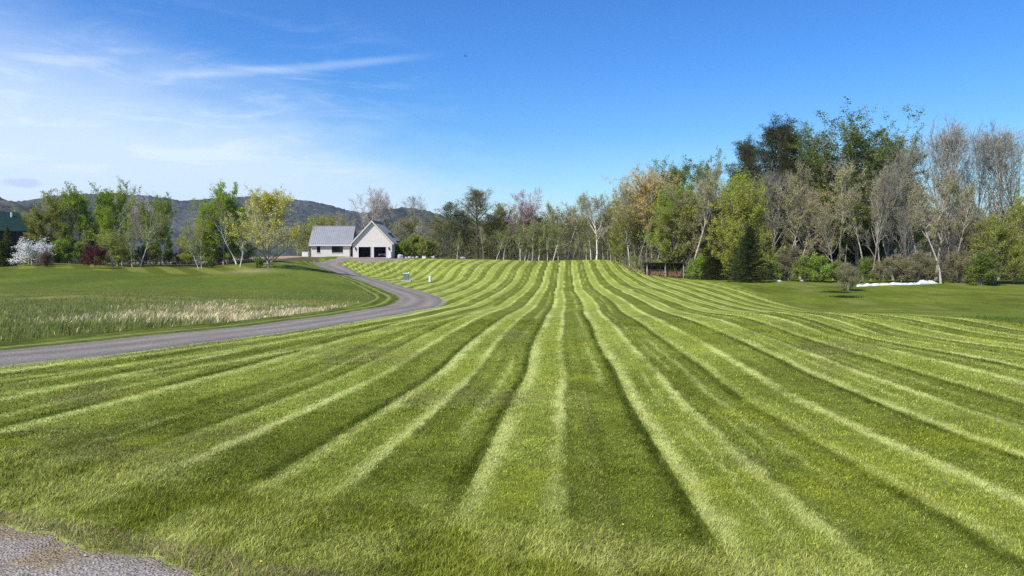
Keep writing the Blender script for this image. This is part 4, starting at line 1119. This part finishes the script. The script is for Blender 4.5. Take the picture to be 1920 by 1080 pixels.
    st = MB(); st.box(-1.9, -.1, 1.2, 3.6, -.3, .10); st.box(-3.2,-.2,.1,1.2,-.3,.04); st.build('front_step', M['concrete'], r, .01)
    # low white wall at the left corner
    X = -33-10.75; z = gz1(X, 158.2)
    m = MB(); m.box(-.65, .62, -.15, .15, -.5, .86); m.box(-.69, .66, -.19, .19, .86, .92)
    o = m.build('garden_wall', M['whitepaint'], None, .01); o.location = (X, 158.2, z+.1); tag(o, 'low white wall at the left corner of the house', 'wall')
    return zb
ZB = white_house()

# car in the right bay
def car():
    r = empty('parked_car', (-33+5.62, 157.6, ZB+.02)); tag(r, 'pale car parked nose-out in the dark right garage bay', 'car')
    m_p = noisy('pale_car_paint', (.55,.56,.58), (.58,.59,.61), 2, .25, .6, .3)
    b = MB(); b.prism_x([(0,.32),(.05,.62),(.25,.78),(1.15,.92),(3.9,.98),(4.3,.9),(4.35,.35),(3.7,.28),(.6,.28)], -.86, .86)
    b.build('body', m_p, r, .05)
    c = MB(); c.prism_x([(1.0,.93),(1.75,1.42),(3.1,1.45),(3.85,.985)], -.70, .70); cb = c.build('cabin', M['glass'], r, .04)
    t = MB(); t.box(-.62,.62,1.85,3.0,1.455,1.475); t.build('car_roof', m_p, cb)
    for x in (-.80, .80):
        for y in (.8, 3.45):
            w = MB(); w.cyl(y, .32, x-.1, x+.1, .32, 20, axis='x'); wo = w.build('wheel', M['black'], r)
            h = MB(); s = 1 if x > 0 else -1; h.cyl(y, .32, min(x+s*.1,x+s*.115), max(x+s*.1,x+s*.115), .19, 16, axis='x'); h.build('rim', m_p, wo)
    for x in (-.62, .62):
        w = MB(); w.box(x-.18, x+.18, .015, .12, .60, .72); w.build('headlight', M['whitepaint'], r, .01)
    w = MB(); w.box(-.38, .38, -.015, .03, .36, .56); w.build('grille', M['black'], r)
car()
# workbench things in the left bay
def bench():
    r = empty('workbench', (-33+2.45, 159.3, ZB+.02)); tag(r, 'workbench with pale clutter in the dark left garage bay', 'workbench')
    m = MB(); m.box(-.9,.9,-.3,.3,.84,.9); m.build('bench_top', noisy('bench_wood',(.30,.22,.13),None,4), r)
    for x in (-.82,.82):
        for y in (-.24,.24):
            m = MB(); m.box(x-.04,x+.04,y-.04,y+.04,0,.84); m.build('leg', M['black'], r)
bench()
def bin_(px, label):
    m = MB(); m.cyl(0,0,0,.55,.2,14,.24); o = m.build('storage_tub', M['whitepaint']); o.location = (px, 158.2, ZB+.02); tag(o, label, 'tub')
bin_(-33+3.1, 'pale tub standing on the floor of the left garage bay')

# boulders and small things right of the garage
def boulder(px, Y, w, h, label, seed, m=None, name='boulder', cat='rock', group='pale boulders right of the garage'):
    import bmesh
    p = world_at(px, 482, Y); z = gz1(p.x, Y)
    bm = bmesh.new(); bmesh.ops.create_icosphere(bm, subdivisions=3, radius=1)
    for v in bm.verts:
        n = mnoise.noise(v.co*1.4+Vector((seed*3.1,0,0)))*.35 + mnoise.noise(v.co*4+Vector((seed,9,0)))*.10
        v.co = v.co*(1+n); v.co.x *= w/2; v.co.y *= w/2*.8; v.co.z *= h/2
    me = bpy.data.meshes.new(name); bm.to_mesh(me); bm.free(); me.materials.append(m or M['stone'])
    o = link(name, me); o.location = (p.x, Y, z+h*.25); tag(o, label, cat, group)
    return o
M['stone'] = noisy('pale_stone', (.30,.29,.27), (.55,.53,.50), 2.5, .9, .2, bump=.4)
for i, (px, Y, w, h, lb) in enumerate(((751,155.5,1.3,1.2,'largest pale boulder, pointed, nearest the garage wall'),(761,156,.6,.5,'small pale boulder second from the garage'),
     (768,156,.8,.6,'rounded pale boulder third from the garage'),(774,156.5,.5,.4,'smallest pale boulder in the row'),(782,156,.7,.5,'dull boulder just left of the white box'),(812,157,.8,.6,'grey boulder right of the white box'),
     (867,156.5,1.1,.7,'flat grey boulder beneath the low dark pine'))):
    boulder(px, Y, w, h, lb, i+2)
def cooler():
    p = world_at(795, 484, 153.0); z = gz1(p.x, 153.0)
    r = empty('storage_box', (p.x, 153.0, z)); tag(r, 'small white box on the grass right of the garage boulders', 'box')
    m = MB(); m.box(-.36,.36,-.25,.25,0,.42); m.build('box_body', M['whitepaint'], r, .03)
    m = MB(); m.box(-.40,.40,-.29,.29,.422,.52); m.build('lid', M['whitepaint'], r, .03)
cooler()

# utility box and white pedestal on the lawn
def utility():
    p = world_at(762, 525.5, 108); z = gz1(p.x, 108)
    r = empty('utility_box', (p.x, 108, z)); r.scale = (1.12,1.12,1.12); tag(r, 'green-grey utility box on a pale pad in the lawn beside the driveway', 'utility box')
    m = MB(); m.box(-.65,.65,-.55,.55,-.25,.13); m.build('pad', M['concrete'], r, .01)
    gm = noisy('box_green_paint', (.17,.20,.17), (.21,.24,.205), 3, .5, .4)
    m = MB(); m.box(-.37,.33,-.3,.3,.132,.98); b = m.build('cabinet', gm, r, .015)
    m = MB(); m.box(-.012,.0,-.312,-.302,.2,.92); m.box(-.30,-.06,-.31,-.301,.60,.63); m.build('door_seam', M['black'], b)
    m = MB(); m.box(-.42,.38,-.35,.35,.983,1.08); m.build('lid', M['whitepaint'], r, .02)
    m = MB(); m.cyl(.32,-.1,1.083,1.22,.09,12,.06); m.build('vent_cap', M['whitepaint'], r)
    p = world_at(806.5, 524, 109.5); z = gz1(p.x, 109.5)
    r = empty('utility_pedestal', (p.x, 109.5, z)); r.scale = (1.15,1.15,1.15); tag(r, 'short white pedestal post right of the green-grey utility box', 'post')
    m = MB(); m.cyl(0,0,-.2,.62,.19,16,.18); m.build('post', M['whitepaint'], r, smooth=False)
    m = MB(); m.cyl(0,0,.623,.72,.205,16,.13); m.build('cap', M['whitepaint'], r)
utility()

# wood shelter at the foot of the slope
def shelter():
    Y = 124.0; p = world_at(1246, 510, Y); z = gz1(p.x, Y)
    r = empty('wood_shelter', (p.x, Y, z)); tag(r, 'dark open-fronted firewood shelter at the edge of the right wood', 'shelter')
    wd = noisy('weathered_dark_wood', (.05,.042,.035), (.10,.085,.07), 3, .9, .1)
    for x in (-3.1, -.1, 2.9):
        for y in (-1.0, 1.0):
            m = MB(); m.box(x-.07,x+.07,y-.07,y+.07,-.4,2.2 if y < 0 else 1.9); m.build('post', M['bark_pale'] if y < 0 else wd, r)
    m = MB(); m.prism_x([(-1.4,2.27),(1.4,1.93),(1.4,2.05),(-1.4,2.39)], -3.6, 3.4); m.build('roof', noisy('dark_roofing',(.035,.033,.032),(.06,.055,.05),2), r)
    m = MB(); m.box(-3.2,3.0,1.075,1.12,-.3,1.9); m.build('back_wall', wd, r)
    # firewood
    acc = MB(); rg = random.Random(3)
    for i in range(26):
        for j in range(7):
            acc.cyl(-2.9+i*.22+rg.uniform(-.03,.03), z_ := .1+j*.17+rg.uniform(-.02,.02), -.55, .45+rg.uniform(-.05,.05), .085+rg.uniform(-.01,.012), 7, axis='y')
    o = acc.build('firewood_stack', noisy('split_firewood', (.24,.13,.075), (.42,.27,.16), 3.5)); o.location = (p.x, Y, z)
    tag(o, 'stack of reddish firewood under the dark shelter roof', 'firewood')
shelter()

# long white mound
def mound():
    rg = np.random.default_rng(9)
    A_ = world_at(1606, 537, 97); B_ = world_at(1760, 527, 108)
    ns, nt_ = 150, 17
    s = np.linspace(0,1,ns); out = []
    for i, t in enumerate(s):
        cx = A_.x+(B_.x-A_.x)*t; cy = A_.y+(B_.y-A_.y)*t + .35*math.sin(t*9)
        w = (.55+.25*vnoise(t*14,0,1)+.35*float(sm(.72,.85,t)))*math.sqrt(max(0.02, 1-abs(2*t-1)**14))
        h = .62*(.26+.30*float(vnoise(t*22,3,2))+.40*float(sm(.70,.82,t)*(1-sm(.93,1,t)))+.30*float(1-sm(.0,.08,t)))*math.sqrt(max(0.01, 1-abs(2*t-1)**16))
        for j in range(nt_):
            a = math.pi*j/(nt_-1)
            xx = cx - .12*math.cos(a)*w; yy = cy - math.cos(a)*w
            nn = 1+(float(vnoise(t*60, j*.9, 5))-.5)*.55
            out.append((xx, yy, h*math.sin(a)*nn))
    V = np.array(out); V[:,2] += gz(V[:,0], V[:,1]) - .04
    I = np.arange(len(V)).reshape(ns, nt_)
    q = np.stack([I[:-1,:-1],I[1:,:-1],I[1:,1:],I[:-1,1:]],-1).reshape(-1,4)
    me = fastmesh('white_mound', V, [q], [noisy('white_heap', (.50,.48,.43), (.82,.82,.82), 1.6, .8, .3, bump=.3, lo=.30, hi=.46)])
    tag(link('white_mound', me), 'long low white mound lying on the grass along the right wood', 'mound')
mound()
# two small dark patches of blades on the right lawn
for px, py, Y, lb in ((1567,552,85,'small dark patch of blades on the lawn left of the brown shrub'),(1583,566,77,'dark patch of blades on the open lawn below the brown shrub')):
    p = world_at(px, py, Y); n_ = 700
    x = RNG.normal(0, .8, n_); y = RNG.normal(0, .35, n_)
    o = blades('dark_clump', '', p.x+x, Y+y, np.full(n_, .24)*RNG.uniform(.4,1.2,n_), RNG.uniform(.02,.045,n_), .7, c_(.035,.065,.015)*RNG.uniform(.7,1.4,n_)[:,None])
    tag(o, lb, 'weeds', 'dark patches on the right lawn')
for px, Y, lb in ((1462,104,'small pale rock at the foot of the wood right of the spruce'),(1505,107,'second pale rock further right of the spruce'),(1792,112,'pale rock just right of the white mound'),(1812,112,'flat pale rock further right of the white mound')):
    p = world_at(px, 528, Y); o = boulder(px, Y, .7, .35, lb, px, None, 'rock', 'rock', 'pale rocks at the foot of the right wood')

# ------------------------------------------------------------------ neighbour's house with a green roof
def green_house():
    Y = 118.0; xr = world_at(50, 437, Y).x
    z = gz1(xr-4, Y)
    r = empty('green_roofed_house', (xr, Y, z), rad(46)); tag(r, 'dark brown house with a green metal roof at the left edge', 'house')
    brown = noisy('dark_brown_boards', (.045,.030,.022), (.07,.05,.035), 3, .8, .2); board_lines(brown, .18, 2, .7)
    green = noisy('green_metal', (.010,.036,.026), (.014,.046,.034), .8, .65, .25); board_lines(green, .4, 0, .85)
    he = world_at(50,436,Y).z - z; hr = he + 3.15; d = 4.2
    m = MB(); m.box(-13, -.5, 0, .2, -.5, he); m.box(-13, -.5, 2*d-.2, 2*d, -.5, he)
    for xa in (-13, -.7): m.prism_x([(.2,-.5),(2*d-.2,-.5),(2*d-.2,he),(d,hr-.3),(.2,he)], xa, xa+.2)
    m.build('wall', brown, r)
    for s in (-1,1):
        yo = -.5 if s < 0 else 2*d+.5; g = (hr-he)/(d+.5)
        m = MB(); m.prism_x([(d,hr),(yo,he),(yo,he+.2),(d,hr+.2)], -13.5, 0)
        rf = m.build('roof', green, r)
        k = MB()
        for q in range(33):
            xx = -13.4+q*.405; k.prism_x([(d,hr+.2),(yo,he+.2),(yo,he+.24),(d,hr+.24)], xx, xx+.035)
        k.build('seam', green, rf)
    k = MB(); k.cyl(-1.3, d-1.2, hr-.8, hr-.02+.1, .14, 10); k.build('vent_pipe', M['whitepaint'], r)
    for xa in (-3.2, -6.4, -9.6):
        fr = MB(); fr.box(xa-.6, xa+.6, -.04, -.003, .8, 2.0); o = fr.build('window', M['trim'], r)
        p = MB(); p.box(xa-.5, xa+.5, -.055, -.043, .9, 1.9); p.build('pane', M['glass'], o)
    m = MB(); m.box(-12, -1.2, -2.4, -.01, .0, .18); m.build('porch_floor', noisy('porch_boards',(.10,.07,.05),None,3), r)
    for xa in (-1.4, -4.2, -7.0, -9.8):
        m = MB(); m.box(xa-.07, xa+.07, -.6, -.46, .18, he-.02); m.build('porch_post', brown, r)
    p = world_at(63, 480, 116); z2 = gz1(p.x, 116)
    r2 = empty('garden_table', (p.x, 116, z2)); tag(r2, 'white garden table behind the white flowering tree', 'table')
    m = MB(); m.box(-.7,.7,-.45,.45,.70,.75); m.build('table_top', M['whitepaint'], r2, .01)
    for x in (-.6,.6):
        for y in (-.36,.36):
            m = MB(); m.box(x-.03,x+.03,y-.03,y+.03,0,.70); m.build('leg', M['whitepaint'], r2)
green_house()

# a bird high over the lawn
def bird():
    p = world_at(873, 105, 70)
    prof = [(0,-.16,.004),(0,-.08,.028),(0,.02,.035),(0,.12,.022),(0,.2,.006)]
    acc = Acc(); tube(acc, np.array([[a,b,0] for a,b,_ in prof]), [c for *_,c in prof], 8, 0)
    for s in (-1,1):
        V = [(0,-.02,.01),(0,.07,.01),(s*.16,.05,.07),(s*.16,-.02,.07),(s*.33,.0,.02),(s*.33,-.03,.02)]
        acc.add(V, [(0,1,2,3),(3,2,4,5)], 0, (1,1,1))
        V2 = [(a,b,c-.006) for a,b,c in V]; acc.add(V2, [(3,2,1,0),(5,4,2,3)], 0, (1,1,1))
    me = acc.mesh('bird', [M['black']], True); o = link('bird', me); o.location = p; o.rotation_euler = (0,0,1.1)
    tag(o, 'small dark bird flying in the open blue sky', 'bird')
bird()

# ------------------------------------------------------------------ air
HAZE = True
if HAZE:
    m = bpy.data.materials.new('air'); m.use_nodes = True
    nt = m.node_tree
    for q in list(nt.nodes): nt.nodes.remove(q)
    o_ = nt.nodes.new('ShaderNodeOutputMaterial'); v = nt.nodes.new('ShaderNodeVolumePrincipled')
    v.inputs['Color'].default_value = (.80,.87,1.0,1); v.inputs['Density'].default_value = .00007; v.inputs['Anisotropy'].default_value = .3
    nt.links.new(v.outputs[0], o_.inputs['Volume'])
    hz = MB(); hz.box(-3500, 3500, -3500, 3500, -14, 240); o = hz.build('haze', m); tag(o, kind='stuff')

# ------------------------------------------------------------------ sky, sun, camera
EL = rad(47); S = Vector((-.74*math.cos(EL), -.67*math.cos(EL), math.sin(EL))).normalized()
w = bpy.data.worlds.new('World'); C.world = w; w.use_nodes = True
nt = w.node_tree; N = nt.nodes; L = nt.links
bg = N['Background']; bg.inputs['Strength'].default_value = .13
sk = N.new('ShaderNodeTexSky'); sk.sky_type = 'NISHITA'; sk.sun_disc = False; sk.sun_elevation = EL; sk.sun_rotation = math.atan2(S.x, S.y)
sk.air_density = 1.0; sk.dust_density = .4; sk.ozone_density = 2.5; sk.altitude = 200
# cirrus: thin streaks laid out by direction in the sky
geo = N.new('ShaderNodeTexCoord')
sep = N.new('ShaderNodeSeparateXYZ'); L.new(geo.outputs['Generated'], sep.inputs[0])
def mth(op, a, b=None, c=None, clamp=False):
    q = N.new('ShaderNodeMath'); q.operation = op; q.use_clamp = clamp
    for i, v_ in enumerate((a, b, c)):
        if v_ is None: continue
        if isinstance(v_, (int, float)): q.inputs[i].default_value = v_
        else: L.new(v_, q.inputs[i])
    return q.outputs[0]
def ramp(v_, a, b, t0=0.0, t1=1.0):
    q = N.new('ShaderNodeMapRange'); q.interpolation_type = 'SMOOTHSTEP'
    q.inputs[1].default_value = a; q.inputs[2].default_value = b; q.inputs[3].default_value = t0; q.inputs[4].default_value = t1
    L.new(v_, q.inputs[0]); return q.outputs[0]
azm = mth('ARCTAN2', sep.outputs[0], sep.outputs[1])      # 0 ahead, negative to the left
elv = mth('ARCSINE', sep.outputs[2])
comb = N.new('ShaderNodeCombineXYZ'); L.new(azm, comb.inputs[0]); L.new(elv, comb.inputs[1])
def skynoise(scale, stretch, rot, det=5, rough=.55, loc=(0,0,0), dist=.0):
    mp = N.new('ShaderNodeMapping'); mp.inputs['Scale'].default_value = stretch; mp.inputs['Rotation'].default_value = (0,0,rot); mp.inputs['Location'].default_value = loc
    L.new(comb.outputs[0], mp.inputs[0]); q = N.new('ShaderNodeTexNoise'); q.inputs['Scale'].default_value = scale; q.inputs['Detail'].default_value = det
    q.inputs['Roughness'].default_value = rough; q.inputs['Distortion'].default_value = dist
    L.new(mp.outputs[0], q.inputs['Vector']); return q.outputs['Fac']
# veil: densest low on the left, ends along a line falling to the right
edge = mth('ADD', elv, mth('MULTIPLY', azm, .42))           # falls to the right
nv = skynoise(4.0, (1.0,3.2,1), -.35, 6, .6)
veil = ramp(mth('ADD', edge, mth('MULTIPLY', mth('SUBTRACT', nv, .5), .20)), .13, -.07)
veil = mth('MULTIPLY', veil, ramp(elv, .36, .10))
wisps = ramp(skynoise(6.0, (1.0,5.0,1), -.40, 7, .62, (1.3,.4,0), .6), .48, .72)
wmask = mth('MULTIPLY', ramp(azm, -.02, -.28), ramp(elv, .32, .20))
wisp = mth('MULTIPLY', mth('MULTIPLY', wisps, wmask), .28)
# one long streak, rising to the right
line = mth('SUBTRACT', elv, mth('ADD', mth('MULTIPLY', azm, .131), .2645))
line = mth('ADD', line, mth('MULTIPLY', mth('SUBTRACT', skynoise(5, (1,3,1), 0, 5), .5), .012))
lm = mth('MULTIPLY', ramp(mth('ABSOLUTE', line), .0085, .0), mth('MULTIPLY', ramp(azm, -.47, -.38), ramp(azm, -.08, -.20)))
lm = mth('MULTIPLY', lm, ramp(skynoise(8, (1,6,1), .13, 5, .6, (3,1,0)), .20, .50))
lm = mth('MULTIPLY', lm, .26)
dens = mth('ADD', mth('ADD', mth('MULTIPLY', veil, .85), wisp), lm, clamp=True)
tr_ = N.new('ShaderNodeValToRGB'); e = tr_.color_ramp.elements
e[0].position = 0; e[0].color = (.74,.94,.98,1); e[1].position = 1; e[1].color = (.25,.61,1.08,1)
q = e.new(.30); q.color = (.42,.77,1.06,1)
q = e.new(.60); q.color = (.30,.69,1.14,1)
L.new(ramp(elv, 0, .42), tr_.inputs[0]); 
tint = N.new('ShaderNodeMix'); tint.data_type = 'RGBA'; tint.blend_type = 'MULTIPLY'; tint.inputs[0].default_value = 1.0
L.new(sk.outputs[0], tint.inputs[6]); L.new(tr_.outputs[0], tint.inputs[7])
mx = N.new('ShaderNodeMix'); mx.data_type = 'RGBA'; L.new(dens, mx.inputs[0]); L.new(tint.outputs[2], mx.inputs[6]); mx.inputs[7].default_value = (5.0,6.0,7.4,1)
# small shaded cumulus far left
cx = mth('DIVIDE', mth('ADD', azm, .577), .018); cy = mth('DIVIDE', mth('SUBTRACT', elv, .075), .0055)
cd = mth('SQRT', mth('ADD', mth('MULTIPLY', cx, cx), mth('MULTIPLY', cy, cy)))
cm = ramp(mth('ADD', cd, mth('MULTIPLY', mth('SUBTRACT', skynoise(60,(1,1,1),0,4),.5), 1.2)), 1.3, .5)
mx2 = N.new('ShaderNodeMix'); mx2.data_type = 'RGBA'; L.new(mth('MULTIPLY', cm, .75), mx2.inputs[0]); L.new(mx.outputs[2], mx2.inputs[6]); mx2.inputs[7].default_value = (3.6,4.6,6.6,1)
L.new(mx2.outputs[2], bg.inputs['Color'])

sun = bpy.data.lights.new('sun', 'SUN'); sun.energy = 4.6; sun.angle = rad(.53); sun.color = (1.0,.955,.88)
so = bpy.data.objects.new('sun', sun); COL.objects.link(so); so.rotation_euler = S.to_track_quat('Z', 'Y').to_euler(); so.location = (-40,-30,60)

cam = bpy.data.cameras.new('camera'); co = bpy.data.objects.new('camera', cam); COL.objects.link(co)
cam.sensor_width = 36; cam.lens = 36*F/1920; cam.clip_start = .05; cam.clip_end = 20000
co.location = (0, 0, EYE); co.rotation_euler = (math.pi/2-PITCH, 0, 0)
C.camera = co
vs = C.view_settings; vs.view_transform = 'Standard'; vs.look = 'None'; vs.exposure = 0.28; vs.gamma = 1.0
C.cycles.use_denoising = False; C.render.filter_size = 1.1
C.cycles.max_bounces = 6; C.cycles.diffuse_bounces = 3; C.cycles.transmission_bounces = 3; C.cycles.volume_bounces = 0; C.cycles.transparent_max_bounces = 6
